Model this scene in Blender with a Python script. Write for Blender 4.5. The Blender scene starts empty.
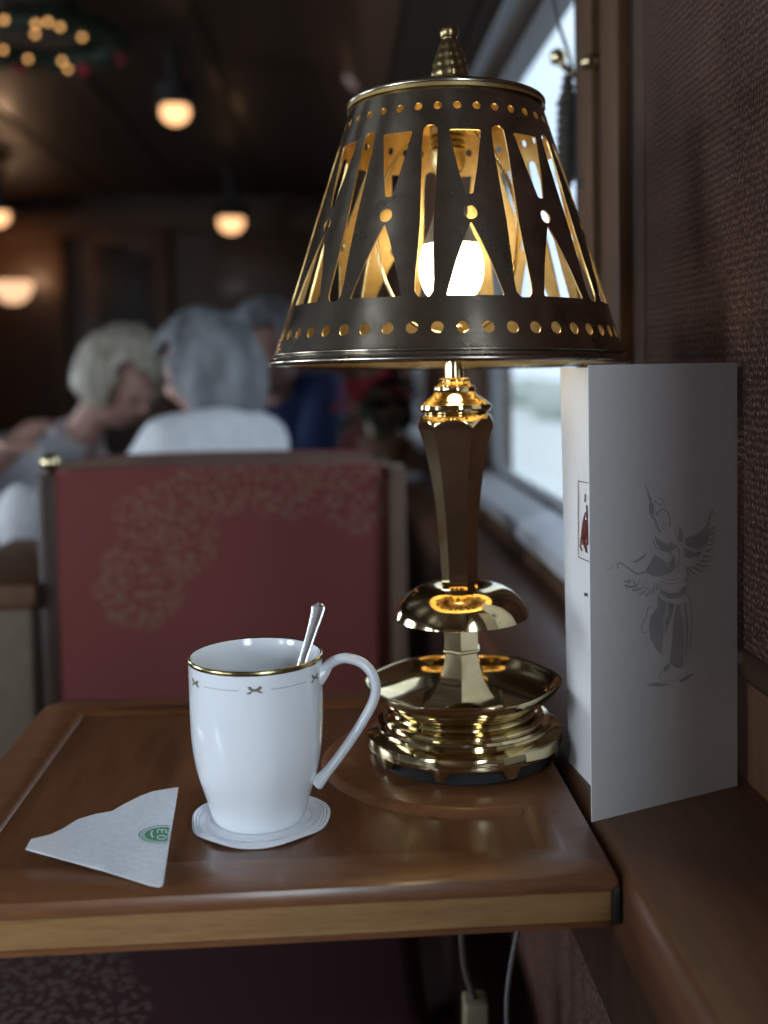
import bpy, bmesh, math, random
from math import sin, cos, pi, radians, sqrt, atan2, exp
from mathutils import Vector, Matrix, geometry, noise
random.seed(7)
SC = bpy.context.scene
COL = SC.collection

# ------------------------------------------------------------------ camera
F = 1080.0                      # focal length in pixels of the 768 x 1024 frame
EYE = 0.99                      # camera height above the carriage floor
YAW, PITCH, ROLL, SHIFT = 2.642, 3.0, -1.0, -0.0843
cam_d = bpy.data.cameras.new('camera')
cam = bpy.data.objects.new('camera', cam_d); COL.objects.link(cam); SC.camera = cam
cam_d.sensor_fit = 'VERTICAL'; cam_d.sensor_height = 36.0
cam_d.lens = 36.0 * F / 1024.0
cam_d.shift_y = SHIFT
cam_d.clip_start = 0.02; cam_d.clip_end = 300
ROT = Matrix.Rotation(-radians(YAW), 3, 'Z') @ Matrix.Rotation(radians(90 - PITCH), 3, 'X') @ Matrix.Rotation(radians(ROLL), 3, 'Z')
cam.matrix_world = Matrix.Translation((0, 0, EYE)) @ ROT.to_4x4()
cam_d.dof.use_dof = True
cam_d.dof.focus_distance = 0.665
cam_d.dof.aperture_fstop = 3.6

def ray(px, py):
    return ROT @ Vector(((px - 384) / F, -(py - 512 - SHIFT * 1024) / F, -1))
def P(px, py, Y):               # point of a sight line at world depth Y
    d = ray(px, py); t = Y / d.y
    return Vector((d.x * t, Y, EYE + d.z * t))
def G(px, py, z):               # point of a sight line at height z
    d = ray(px, py); t = (z - EYE) / d.z
    return Vector((d.x * t, d.y * t, z))
def on_plane(px, py, o, n):
    d = ray(px, py); c = Vector((0, 0, EYE)); t = (o - c).dot(n) / d.dot(n)
    return c + d * t

# ------------------------------------------------------------------ world, exposure
SC.view_settings.view_transform = 'Standard'; SC.view_settings.look = 'None'
SC.view_settings.gamma = 1.0; SC.view_settings.use_curve_mapping = False
SC.view_settings.exposure = 0.0
SC.render.engine = 'CYCLES'
SC.cycles.use_denoising = True
SC.cycles.max_bounces = 7; SC.cycles.diffuse_bounces = 4; SC.cycles.glossy_bounces = 5
SC.cycles.transparent_max_bounces = 8; SC.cycles.sample_clamp_indirect = 6.0
SC.cycles.caustics_reflective = False; SC.cycles.caustics_refractive = False

W = bpy.data.worlds.new('overcast_sky'); SC.world = W; W.use_nodes = True
wn = W.node_tree; wn.nodes.clear()
wo = wn.nodes.new('ShaderNodeOutputWorld'); wb = wn.nodes.new('ShaderNodeBackground')
wt = wn.nodes.new('ShaderNodeTexCoord'); wz = wn.nodes.new('ShaderNodeTexNoise'); wr = wn.nodes.new('ShaderNodeValToRGB')
wz.inputs['Scale'].default_value = 2.2; wz.inputs['Detail'].default_value = 4
wr.color_ramp.elements[0].position = .35; wr.color_ramp.elements[0].color = (.58, .74, 1.0, 1)
wr.color_ramp.elements[1].position = .65; wr.color_ramp.elements[1].color = (.86, .94, 1.0, 1)
wn.links.new(wt.outputs['Generated'], wz.inputs['Vector']); wn.links.new(wz.outputs[0], wr.inputs[0])
wn.links.new(wr.outputs[0], wb.inputs[0]); wn.links.new(wb.outputs[0], wo.inputs[0])
wb.inputs[1].default_value = 2.0

def area(name, loc, target, sx, sy, power, color, portal=False):
    l = bpy.data.lights.new(name, 'AREA'); l.shape = 'RECTANGLE'; l.size = sx; l.size_y = sy
    l.energy = power; l.color = color
    o = bpy.data.objects.new(name, l); COL.objects.link(o); o.location = loc
    o.rotation_euler = (Vector(target) - Vector(loc)).to_track_quat('-Z', 'Z').to_euler()
    if portal: l.cycles.is_portal = True
    return o
DAY = (.79, .89, 1.0)
# daylight entering by the windows that lie outside the picture
area('daylight_near_window', (.350, -.66, 1.21), (-1, -.66, 1.21), 1.54, .82, 68, DAY)
area('daylight_left_window', (-2.40, -.55, 1.16), (0, -.55, 1.1), 1.1, .62, 58, DAY)
area('daylight_left_window', (-2.40, -1.80, 1.16), (0, -1.80, 1.1), 1.1, .62, 16, DAY)  # extra unseen window light, added to lift the menu card's dark side
area('daylight_left_window', (-2.40, 1.45, 1.16), (0, 1.45, 1.1), 1.1, .62, 30, DAY)
area('daylight_left_window', (-2.40, 3.30, 1.16), (0, 3.3, 1.1), 1.0, .62, 16, DAY)
area('window_portal', (.345, 1.60, 1.13), (-1, 1.60, 1.13), 1.02, .72, 0, (1, 1, 1), True)
area('window_portal', (.345, 3.60, 1.13), (-1, 3.60, 1.13), 1.02, .72, 0, (1, 1, 1), True)

# ------------------------------------------------------------------ materials
def rgb(r, g, b): return (r, g, b, 1)
class Mat:
    def __init__(s, name):
        s.m = bpy.data.materials.new(name); s.m.use_nodes = True
        s.t = s.m.node_tree; s.b = s.t.nodes['Principled BSDF']
    def n(s, ty, **kw):
        x = s.t.nodes.new(ty)
        for k, v in kw.items():
            if k in x.inputs: x.inputs[k].default_value = v
            else: setattr(x, k, v)
        return x
    def l(s, a, b): s.t.links.new(a, b)
    def coord(s, scale=(1, 1, 1), rot=(0, 0, 0), kind='Object'):
        c = s.n('ShaderNodeTexCoord'); m = s.n('ShaderNodeMapping')
        m.inputs['Scale'].default_value = scale; m.inputs['Rotation'].default_value = rot
        s.l(c.outputs[kind], m.inputs[0]); return m.outputs[0]
    def ramp(s, src, *stops):
        r = s.n('ShaderNodeValToRGB'); e = r.color_ramp.elements
        while len(e) < len(stops): e.new(.5)
        for el, (p, c) in zip(e, stops): el.position = p; el.color = c
        s.l(src, r.inputs[0]); return r.outputs[0]
    def bump(s, src, strength, dist):
        b = s.n('ShaderNodeBump'); b.inputs['Strength'].default_value = strength; b.inputs['Distance'].default_value = dist
        s.l(src, b.inputs['Height']); s.l(b.outputs[0], s.b.inputs['Normal']); return b
    def set(s, **kw):
        for k, v in kw.items(): s.b.inputs[k.replace('_', ' ')].default_value = v
        return s
def plain(name, c, rough=.5, metal=0, **kw):
    m = Mat(name); m.set(Base_Color=rgb(*c), Roughness=rough, Metallic=metal, **kw)
    nz = m.n('ShaderNodeTexNoise', Scale=60.0, Detail=3.0); m.l(m.coord(), nz.inputs['Vector'])
    k = .82
    m.l(m.ramp(nz.outputs[0], (.3, rgb(*[v * k for v in c])), (.7, rgb(*c))), m.b.inputs['Base Color'])
    return m.m
def wood(name, dark, light, scale=(1, 1, 1), rough=.28, coat=.3, grain=1.0, bumps=.05):
    m = Mat(name); m.set(Roughness=rough, Coat_Weight=coat, Coat_Roughness=.12)
    v = m.coord(scale)
    a = m.n('ShaderNodeTexNoise', Scale=9.0, Detail=8.0, Roughness=.62, Distortion=.6); m.l(v, a.inputs['Vector'])
    b = m.n('ShaderNodeTexNoise', Scale=70.0, Detail=3.0, Roughness=.6); m.l(v, b.inputs['Vector'])
    mx = m.n('ShaderNodeMix', data_type='FLOAT'); mx.inputs[0].default_value = .35
    m.l(a.outputs[0], mx.inputs[2]); m.l(b.outputs[0], mx.inputs[3])
    m.l(m.ramp(mx.outputs[0], (.34, rgb(*dark)), (.66, rgb(*light))), m.b.inputs['Base Color'])
    m.bump(mx.outputs[0], bumps, .002)
    return m.m
def emit(name, c, s):
    m = Mat(name); m.set(Base_Color=rgb(0, 0, 0), Emission_Color=rgb(*c), Emission_Strength=s, Roughness=.6); return m.m

def brass(name, c1, c2, r1, r2, sc=40, bump=.04):
    m = Mat(name); m.set(Metallic=1.0)
    v = m.coord()
    a = m.n('ShaderNodeTexNoise', Scale=float(sc), Detail=6.0, Roughness=.6); m.l(v, a.inputs['Vector'])
    m.l(m.ramp(a.outputs[0], (.35, rgb(*c1)), (.68, rgb(*c2))), m.b.inputs['Base Color'])
    rr = m.n('ShaderNodeMapRange'); rr.inputs['From Min'].default_value = .3; rr.inputs['From Max'].default_value = .7
    rr.inputs['To Min'].default_value = r2; rr.inputs['To Max'].default_value = r1
    m.l(a.outputs[0], rr.inputs[0]); m.l(rr.outputs[0], m.b.inputs['Roughness'])
    b = m.n('ShaderNodeTexNoise', Scale=25.0, Detail=2.0); m.l(v, b.inputs['Vector'])
    m.bump(b.outputs[0], bump, .002)
    return m.m
M = {}
M['brass'] = brass('polished_brass', (.58, .48, .27), (.78, .67, .42), .06, .12)
M['shade_out'] = brass('tarnished_brass', (.26, .225, .17), (.58, .525, .43), .17, .30, 45, .10)
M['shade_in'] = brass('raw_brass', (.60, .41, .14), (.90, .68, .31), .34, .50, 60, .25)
M['silver'] = brass('steel_silver', (.78, .79, .81), (.92, .93, .95), .20, .28)
M['old_brass'] = brass('old_brass', (.25, .19, .09), (.45, .36, .18), .25, .4)
M['table'] = wood('table_mahogany', (.095, .036, .014), (.185, .074, .028), (1, 9, 9), rough=.36, coat=.2)
M['table_y'] = wood('table_mahogany_lengthwise', (.095, .036, .014), (.185, .074, .028), (9, 1, 9), rough=.34, coat=.2)
M['oak'] = wood('edge_oak', (.19, .095, .035), (.34, .19, .08), (1, 12, 12), rough=.42, coat=.1)
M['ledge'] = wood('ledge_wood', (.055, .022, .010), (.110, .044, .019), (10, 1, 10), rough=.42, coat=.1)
M['wallwood'] = wood('wall_wood', (.065, .030, .013), (.13, .064, .028), (8, 8, 1), rough=.5, coat=.0)
M['darkwood'] = wood('dark_wood', (.022, .011, .006), (.05, .025, .013), (8, 8, 1), rough=.4, coat=.1)
M['farwood'] = wood('panel_wood', (.055, .026, .013), (.12, .055, .025), (4, 4, 1), rough=.45, coat=.1)
M['ceiling'] = wood('ceiling_wood', (.026, .014, .009), (.05, .027, .016), (6, 1, 6), rough=.45, coat=.1)
M['black'] = plain('black_felt', (.012, .012, .013), .6)
M['darkmetal'] = plain('dark_metal', (.06, .06, .06), .4, .8)
M['grey_frame'] = plain('grey_window_frame', (.20, .205, .215), .6, 0, Specular_IOR_Level=.2)
M['sill'] = plain('sill_paint', (.60, .62, .66), .3)
M['grey_trim'] = plain('grey_strip', (.085, .055, .042), .8, .0, Specular_IOR_Level=.1)
M['valance'] = plain('valance_board', (.022, .016, .013), .8, 0, Specular_IOR_Level=.1)
M['dark_trim'] = plain('dark_gasket', (.03, .027, .026), .5)
M['carpet'] = plain('dark_carpet', (.05, .02, .018), .95)
M['skin'] = plain('skin', (.52, .30, .24), .55)
M['white_cloth'] = plain('white_cloth', (.78, .80, .84), .9)
M['navy'] = plain('navy_cloth', (.018, .035, .11), .9)
M['trouser'] = plain('dark_trousers', (.04, .04, .05), .9)
M['green'] = plain('dark_leaf', (.010, .024, .010), .6)
M['red_leaf'] = plain('red_bract', (.42, .008, .03), .55)
M['pot'] = plain('clay_pot', (.18, .09, .05), .7)
M['cable'] = plain('grey_cable', (.10, .085, .07), .35, .3)
M['cable_light'] = plain('silver_cable', (.25, .26, .27), .25, .6)
M['plug'] = plain('cream_plug', (.20, .18, .11), .45)
M['gold'] = brass('gold_line', (.42, .34, .14), (.60, .50, .25), .18, .26)
M['bow'] = plain('bow_print', (.20, .165, .12), .5)
M['line'] = plain('line_print', (.42, .42, .40), .5)
M['green_ink'] = plain('green_ink', (.10, .33, .16), .8)
M['green_ink2'] = plain('pale_green_ink', (.25, .45, .36), .8)
M['red_ink'] = plain('dark_red_ink', (.14, .02, .02), .8)
M['grey_ink'] = plain('grey_varnish', (.47, .47, .475), .7)
M['tyre'] = plain('landscape', (.55, .62, .55), .95)

def mk():
    m = Mat('white_porcelain'); m.set(Base_Color=rgb(.80, .83, .86), Roughness=.13, Coat_Weight=.5, Coat_Roughness=.04, IOR=1.5)
    nz = m.n('ShaderNodeTexNoise', Scale=20.0); m.l(m.coord(), nz.inputs['Vector'])
    m.l(m.ramp(nz.outputs[0], (.3, rgb(.78, .81, .85)), (.7, rgb(.81, .84, .87))), m.b.inputs['Base Color'])
    return m.m
M['porcelain'] = mk()
def mk():
    m = Mat('napkin_paper'); m.set(Roughness=.95)
    nz = m.n('ShaderNodeTexNoise', Scale=260.0, Detail=3.0); m.l(m.coord(), nz.inputs['Vector'])
    m.l(m.ramp(nz.outputs[0], (.3, rgb(.70, .73, .78)), (.7, rgb(.78, .80, .84))), m.b.inputs['Base Color'])
    m.bump(nz.outputs[0], .4, .0006); return m.m
M['paper'] = mk()
def mk():
    m = Mat('menu_card'); m.set(Roughness=.6)
    nz = m.n('ShaderNodeTexNoise', Scale=180.0, Detail=3.0); m.l(m.coord(), nz.inputs['Vector'])
    m.l(m.ramp(nz.outputs[0], (.3, rgb(.70, .70, .69)), (.7, rgb(.73, .73, .72))), m.b.inputs['Base Color'])
    m.bump(nz.outputs[0], .15, .0003); return m.m
M['card'] = mk()
def mk():      # embossed leathery wall covering: small staggered scales
    m = Mat('woven_wall_covering'); m.set(Roughness=.46, Specular_IOR_Level=.28)
    v = m.coord((1, 1, .62))
    vo = m.n('ShaderNodeTexVoronoi', Scale=330.0, Randomness=.4); m.l(v, vo.inputs['Vector'])
    nz = m.n('ShaderNodeTexNoise', Scale=14.0, Detail=4.0); m.l(v, nz.inputs['Vector'])
    c = m.ramp(vo.outputs['Distance'], (.05, rgb(.18, .080, .055)), (.55, rgb(.050, .025, .018)))
    mx = m.n('ShaderNodeMix', data_type='RGBA', blend_type='MULTIPLY'); mx.inputs[0].default_value = .6
    m.l(c, mx.inputs[6]); m.l(m.ramp(nz.outputs[0], (.3, rgb(.65, .62, .62)), (.7, rgb(1.2, 1.15, 1.1))), mx.inputs[7])
    m.l(mx.outputs[2], m.b.inputs['Base Color'])
    b = m.bump(vo.outputs['Distance'], 1.0, .0032); b.invert = True
    return m.m
M['weave'] = mk()
def brocade(name, blobs, amt=1.0, axes=(0, 2), base=(.180, .050, .045), tan=(.215, .130, .09)):   # red cloth with tan woven flower sprays; blobs are (u, v, radius) sprays in object space
    m = Mat(name); m.set(Roughness=.9, Specular_IOR_Level=.25)
    c = m.n('ShaderNodeTexCoord'); v = c.outputs['Object']
    nz = m.n('ShaderNodeTexNoise', Scale=9.0, Detail=4.0); m.l(v, nz.inputs['Vector'])
    total = None
    for (a, b_, r) in blobs:
        off = m.n('ShaderNodeVectorMath', operation='SUBTRACT'); p = [0, 0, 0]; p[axes[0]] = a; p[axes[1]] = b_
        m.l(v, off.inputs[0]); off.inputs[1].default_value = p
        sc = m.n('ShaderNodeVectorMath', operation='MULTIPLY'); q = [0, 0, 0]; q[axes[0]] = 1; q[axes[1]] = 1
        m.l(off.outputs[0], sc.inputs[0]); sc.inputs[1].default_value = q
        ln = m.n('ShaderNodeVectorMath', operation='LENGTH'); m.l(sc.outputs[0], ln.inputs[0])
        mr = m.n('ShaderNodeMapRange'); mr.inputs['From Min'].default_value = r; mr.inputs['From Max'].default_value = r * .35
        m.l(ln.outputs['Value'], mr.inputs[0])
        if total is None: total = mr.outputs[0]
        else:
            ad = m.n('ShaderNodeMath', operation='MAXIMUM'); m.l(total, ad.inputs[0]); m.l(mr.outputs[0], ad.inputs[1]); total = ad.outputs[0]
    add = m.n('ShaderNodeMath', operation='MULTIPLY_ADD'); m.l(nz.outputs[0], add.inputs[0]); add.inputs[1].default_value = .9
    sub = m.n('ShaderNodeMath', operation='SUBTRACT'); m.l(total, sub.inputs[0]); sub.inputs[1].default_value = .55
    m.l(sub.outputs[0], add.inputs[2])
    vo = m.n('ShaderNodeTexVoronoi', Scale=125.0); m.l(v, vo.inputs['Vector'])
    petal = m.ramp(vo.outputs['Distance'], (.42, rgb(1, 1, 1)), (.50, rgb(0, 0, 0)))
    msk = m.ramp(add.outputs[0], (.32, rgb(0, 0, 0)), (.46, rgb(1, 1, 1)))
    mm = m.n('ShaderNodeMath', operation='MULTIPLY'); m.l(petal, mm.inputs[0]); m.l(msk, mm.inputs[1])
    m2 = m.n('ShaderNodeMath', operation='MULTIPLY'); m.l(mm.outputs[0], m2.inputs[0]); m2.inputs[1].default_value = amt
    mix = m.n('ShaderNodeMix', data_type='RGBA'); m.l(m2.outputs[0], mix.inputs[0])
    mix.inputs[6].default_value = rgb(*base); mix.inputs[7].default_value = rgb(*tan)
    m.l(mix.outputs[2], m.b.inputs['Base Color'])
    return m.m
def mk():
    m = Mat('window_glass'); t = m.t; t.nodes.remove(m.b); o = t.nodes['Material Output']
    tr = m.n('ShaderNodeBsdfTransparent'); tr.inputs[0].default_value = rgb(.95, .97, .97)
    g = m.n('ShaderNodeBsdfGlossy'); g.inputs['Roughness'].default_value = .02
    lw = m.n('ShaderNodeLayerWeight'); lw.inputs['Blend'].default_value = .5; fr = m.n('ShaderNodeMath', operation='POWER'); m.l(lw.outputs['Facing'], fr.inputs[0]); fr.inputs[1].default_value = 5.0
    mul = m.n('ShaderNodeMath', operation='MULTIPLY_ADD'); m.l(fr.outputs[0], mul.inputs[0]); mul.inputs[1].default_value = .5; mul.inputs[2].default_value = .02
    mx = m.n('ShaderNodeMixShader')
    m.l(mul.outputs[0], mx.inputs[0]); m.l(tr.outputs[0], mx.inputs[1]); m.l(g.outputs[0], mx.inputs[2]); m.l(mx.outputs[0], o.inputs[0])
    return m.m
M['glass'] = mk()
def hairmat(name, a, b):
    m = Mat(name); m.set(Roughness=.55)
    nz = m.n('ShaderNodeTexNoise', Scale=30.0, Detail=6.0); m.l(m.coord((1, 1, .3)), nz.inputs['Vector'])
    m.l(m.ramp(nz.outputs[0], (.35, rgb(*a)), (.65, rgb(*b))), m.b.inputs['Base Color']); m.bump(nz.outputs[0], .6, .006)
    return m.m
M['hair_grey'] = hairmat('grey_hair', (.09, .095, .105), (.25, .265, .285))
M['hair_pale'] = hairmat('pale_hair', (.30, .26, .19), (.62, .58, .50))
M['hair_brown'] = hairmat('dark_hair', (.04, .03, .025), (.10, .08, .07))

# ------------------------------------------------------------------ mesh helpers
def finish(bm, name, mat, parent=None, smooth=40, loc=None):
    bmesh.ops.recalc_face_normals(bm, faces=bm.faces[:]) if len(bm.faces) < 60000 else None
    me = bpy.data.meshes.new(name); bm.to_mesh(me); bm.free()
    for m in (mat if isinstance(mat, (list, tuple)) else [mat]): me.materials.append(m)
    if smooth:
        for p in me.polygons: p.use_smooth = True
        me.set_sharp_from_angle(angle=radians(smooth))
    o = bpy.data.objects.new(name, me); COL.objects.link(o)
    if parent is not None: o.parent = parent
    if loc is not None: o.location = loc
    return o
def tag(o, label, cat, group=None, kind=None):
    if label: o['label'] = label
    if cat: o['category'] = cat
    if group: o['group'] = group
    if kind: o['kind'] = kind
    return o
def struct(o): o['kind'] = 'structure'; return o
def empty(name, loc, label, cat, group=None, rz=0):
    o = bpy.data.objects.new(name, None); COL.objects.link(o); o.location = loc; o.rotation_euler = (0, 0, rz)
    o.empty_display_size = .05
    return tag(o, label, cat, group)
def copy_tree(o, parent=None):
    c = o.copy(); COL.objects.link(c); c.parent = parent
    for ch in list(o.children): copy_tree(ch, c)
    return c
def box(bm, a, b, bev=0, seg=2):
    x0, y0, z0 = a; x1, y1, z1 = b
    vs = [bm.verts.new(p) for p in ((x0, y0, z0), (x1, y0, z0), (x1, y1, z0), (x0, y1, z0), (x0, y0, z1), (x1, y0, z1), (x1, y1, z1), (x0, y1, z1))]
    fs = [bm.faces.new([vs[i] for i in f]) for f in ((3, 2, 1, 0), (4, 5, 6, 7), (0, 1, 5, 4), (1, 2, 6, 5), (2, 3, 7, 6), (3, 0, 4, 7))]
    if bev:
        es = {e for f in fs for e in f.edges}
        bmesh.ops.bevel(bm, geom=list(es), offset=bev, segments=seg, profile=.6, affect='EDGES')
    return bm
def boxes(*bs, bev=0):
    bm = bmesh.new()
    for a, b in bs: box(bm, a, b, bev)
    return bm
def lathe(bm, prof, n=64, c=(0, 0, 0), rf=None, a0=0.0, close=False):
    rings = []
    for r, z in prof:
        if r < 1e-6: rings.append([bm.verts.new((c[0], c[1], c[2] + z))]); continue
        ring = []
        for i in range(n):
            a = a0 + 2 * pi * i / n; k = rf(a, r, z) if rf else 1
            ring.append(bm.verts.new((c[0] + r * k * cos(a), c[1] + r * k * sin(a), c[2] + z)))
        rings.append(ring)
    if close: rings.append(rings[0])
    for A, B in zip(rings, rings[1:]):
        if len(A) == 1 and len(B) == 1: continue
        for i in range(n):
            j = (i + 1) % n
            if len(A) == 1: bm.faces.new((A[0], B[j], B[i]))
            elif len(B) == 1: bm.faces.new((A[i], A[j], B[0]))
            else: bm.faces.new((A[i], A[j], B[j], B[i]))
    return bm
def smoothpath(pts, n):         # Catmull-Rom through the points
    pts = [Vector(p) for p in pts]; out = []
    q = [pts[0] * 2 - pts[1]] + pts + [pts[-1] * 2 - pts[-2]]
    for i in range(1, len(q) - 2):
        for k in range(n):
            t = k / n; a, b, c, d = q[i - 1], q[i], q[i + 1], q[i + 2]
            out.append(.5 * ((2 * b) + (c - a) * t + (2 * a - 5 * b + 4 * c - d) * t * t + (3 * b - a - 3 * c + d) * t ** 3))
    out.append(pts[-1]); return out
def tube(bm, pts, rad, n=10, flat=None):   # rad: number or list; flat = (side vector, factor) squeezes the section
    pts = [Vector(p) for p in pts]; N = len(pts)
    rad = rad if isinstance(rad, (list, tuple)) else [rad] * N
    up = Vector((0, 0, 1)); rings = []; prev = None
    for i, p in enumerate(pts):
        t = (pts[min(i + 1, N - 1)] - pts[max(i - 1, 0)]).normalized()
        if flat: s = (Vector(flat[0]) - t * t.dot(Vector(flat[0]))).normalized()
        elif prev is None: s = t.cross(up if abs(t.z) < .9 else Vector((1, 0, 0))).normalized()
        else: s = (prev - t * prev.dot(t)).normalized()
        prev = s; u = t.cross(s)
        rr = rad[i] if isinstance(rad[i], tuple) else (rad[i], rad[i] * (flat[1] if flat else 1))
        rings.append([bm.verts.new(p + s * cos(2 * pi * k / n) * rr[0] + u * sin(2 * pi * k / n) * rr[1]) for k in range(n)])
    for A, B in zip(rings, rings[1:]):
        for k in range(n): bm.faces.new((A[k], A[(k + 1) % n], B[(k + 1) % n], B[k]))
    bm.faces.new(rings[0][::-1]); bm.faces.new(rings[-1])
    return bm
def prism_y(bm, prof, y0, y1):   # XZ profile run along Y
    A = [bm.verts.new((x, y0, z)) for x, z in prof]; B = [bm.verts.new((x, y1, z)) for x, z in prof]; n = len(prof)
    for i in range(n): bm.faces.new((A[i], A[(i + 1) % n], B[(i + 1) % n], B[i]))
    bm.faces.new(A[::-1]); bm.faces.new(B); return bm
def prism_z(bm, poly, z0, z1):
    A = [bm.verts.new((p[0], p[1], z0)) for p in poly]; B = [bm.verts.new((p[0], p[1], z1)) for p in poly]; n = len(poly)
    for i in range(n): bm.faces.new((A[i], A[(i + 1) % n], B[(i + 1) % n], B[i]))
    bm.faces.new(A[::-1]); bm.faces.new(B); return bm
def ball(bm, c, r, seg=16, rings=10, sc=(1, 1, 1)):
    g = bmesh.ops.create_uvsphere(bm, u_segments=seg, v_segments=rings, radius=r)
    for v in g['verts']: v.co = Vector((v.co.x * sc[0] + c[0], v.co.y * sc[1] + c[1], v.co.z * sc[2] + c[2]))
    return bm
def inside(p, poly):
    c = False; n = len(poly); j = n - 1
    for i in range(n):
        a, b = poly[i], poly[j]
        if (a[1] > p[1]) != (b[1] > p[1]) and p[0] < (b[0] - a[0]) * (p[1] - a[1]) / (b[1] - a[1]) + a[0]: c = not c
        j = i
    return c
def offset_poly(poly, d):       # inward for a counter-clockwise loop
    n = len(poly); out = []
    for i in range(n):
        a, b, c = Vector(poly[i - 1]), Vector(poly[i]), Vector(poly[(i + 1) % n])
        e1 = (b - a).normalized(); e2 = (c - b).normalized()
        n1 = Vector((-e1.y, e1.x)); n2 = Vector((-e2.y, e2.x)); m = (n1 + n2)
        m = m / max(m.length_squared, .3) * 2
        out.append(tuple(b + m * d))
    return out
def cdt(outer, holes, extra=()):   # triangles of outer minus holes
    vs = []; es = []
    for loop in [outer] + list(holes):
        s = len(vs); n = len(loop); vs += [Vector(p) for p in loop]; es += [(s + i, s + (i + 1) % n) for i in range(n)]
    vs += [Vector(p) for p in extra]
    V, _, Fc, *_r = geometry.delaunay_2d_cdt(vs, es, [], 0, 1e-7)
    bb = [(min(p[0] for p in h), max(p[0] for p in h), min(p[1] for p in h), max(p[1] for p in h), h) for h in holes]
    keep = []
    for f in Fc:
        c = sum((V[i] for i in f), Vector((0, 0))) / len(f)
        if not inside(c, outer): continue
        if any(x0 <= c.x <= x1 and y0 <= c.y <= y1 and inside(c, h) for x0, x1, y0, y1, h in bb): continue
        keep.append(f)
    return V, keep

# ------------------------------------------------------------------ carriage shell (the setting)
T = 0.72                        # table and ledge height
XW = 0.262                      # inner face of the right-hand wall
XL, YB, YF, ZC = -2.35, -2.6, 7.2, 2.14
LX = 0.149                      # left edge of the side ledge
struct(finish(boxes(((XL - .1, YB, -.05), (XW + .1, YF, 0))), 'floor', M['carpet']))
bm = bmesh.new()
prism_y(bm, [(XL - .1, 2.3), (XL - .1, 1.86), (XL, 1.86), (XL + .03, 1.94), (XL + .12, 2.05), (XL + .3, 2.12), (XL + .5, ZC), (-.32, ZC), (-.1, 2.12), (.06, 2.07), (.14, 1.98), (.18, 1.86), (.36, 1.86), (.36, 2.3)], YB, YF)
struct(finish(bm, 'ceiling', M['ceiling'], smooth=50))
for k, (x) in enumerate((-1.95, -1.45, -.95, -.45)):     # ceiling battens
    struct(finish(boxes(((x - .03, YB, ZC - .012), (x + .03, YF, ZC + .01)), bev=.004), 'trim_%d' % (k + 1), M['ceiling']))
struct(finish(boxes(((XL - .1, YB - .1, 0), (XW + .1, YB, 2.3))), 'wall_back', M['farwood']))

wins = [(-1.45, .13), (1.11, 2.12), (3.10, 4.12), (5.00, 6.00)]
GZ0, GZ1 = .785, 1.485
def wall_with_windows(name, x0, x1, wins, mat):
    bs = [((x0, YB, 0), (x1, YF, GZ0 - .02)), ((x0, YB, GZ1 + .02), (x1, YF, 1.88))]
    y = YB
    for a, b in wins + [(YF, YF)]:
        if a > y: bs.append(((x0, y, GZ0 - .02), (x1, a, GZ1 + .02)))
        y = b
        if b == .13: bs[1] = ((x0, b, GZ1 + .02), (x1, YF, 1.88)); bs += [((x0, YB, 1.64), (x1, b, 1.88)), ((x0, YB, GZ1 + .02), (x1, a, 1.64))]
    return struct(finish(boxes(*bs), name, mat, smooth=0))
wall_with_windows('wall_right', XW, XW + .09, wins, M['wallwood'])
lwins = [(-2.35, -1.25), (-1.1, 0.0), (.9, 2.0), (2.8, 3.8)]  # first bay is unseen and added for the extra card light
wall_with_windows('wall_left', XL - .1, XL, lwins, M['farwood'])
def window(n, xg, a, b, xin, s):   # s=+1: right-hand wall; unseen pane beside the camera made taller to reflect in the lampshade
    GZ1 = 1.62 if b == .13 else 1.485
    o = struct(finish(boxes(((xg - .003, a + .001, GZ0 - .015), (xg + .003, b - .001, GZ1 + .015))), 'window_%d' % n, M['glass'], smooth=0))
    # rounded frame around the pane, lying toward the room
    r = .07; out = [(a, GZ0 - .019), (b, GZ0 - .019), (b, GZ1 + .019), (a, GZ1 + .019)]
    inn = []
    fw = .045
    for cx, cz, a0 in ((b - fw - r, GZ0 + .012 + r, -pi / 2), (b - fw - r, GZ1 - .012 - r, 0), (a + .012 + r, GZ1 - .012 - r, pi / 2), (a + .012 + r, GZ0 + .012 + r, pi)):
        for k in range(7):
            t = a0 + pi / 2 * k / 6; inn.append((cx + r * cos(t), cz + r * sin(t)))
    V, Fs = cdt(out, [inn])
    bm = bmesh.new(); vv = [bm.verts.new((xg - s * .006, v.x, v.y)) for v in V]
    for f in Fs: bm.faces.new([vv[i] for i in f])
    ex = bmesh.ops.extrude_face_region(bm, geom=bm.faces[:])
    for v in ex['geom']:
        if isinstance(v, bmesh.types.BMVert): v.co.x -= s * .022
    finish(bm, 'window_frame', M['grey_frame'], o, smooth=30)
    bm = bmesh.new()
    prism_y(bm, [(xg - s * .03, GZ0 + .004), (xin - s * .012, GZ0 - .010), (xin - s * .014, GZ0 - .02), (xin - s * .010, GZ0 - .034), (xin - s * .002, GZ0 - .036), (xin, GZ0 - .019), (xg - s * .03, GZ0 - .019)], a + .001, b - .001)
    finish(bm, 'window_sill', M['sill'], o, smooth=30)
    return o
for k, (a, b) in enumerate(wins): window(k + 1, XW + .072, a, b, XW, 1)
for k, (a, b) in enumerate(lwins): window(k + 5, XL - .07, a, b, XL, -1)
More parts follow.
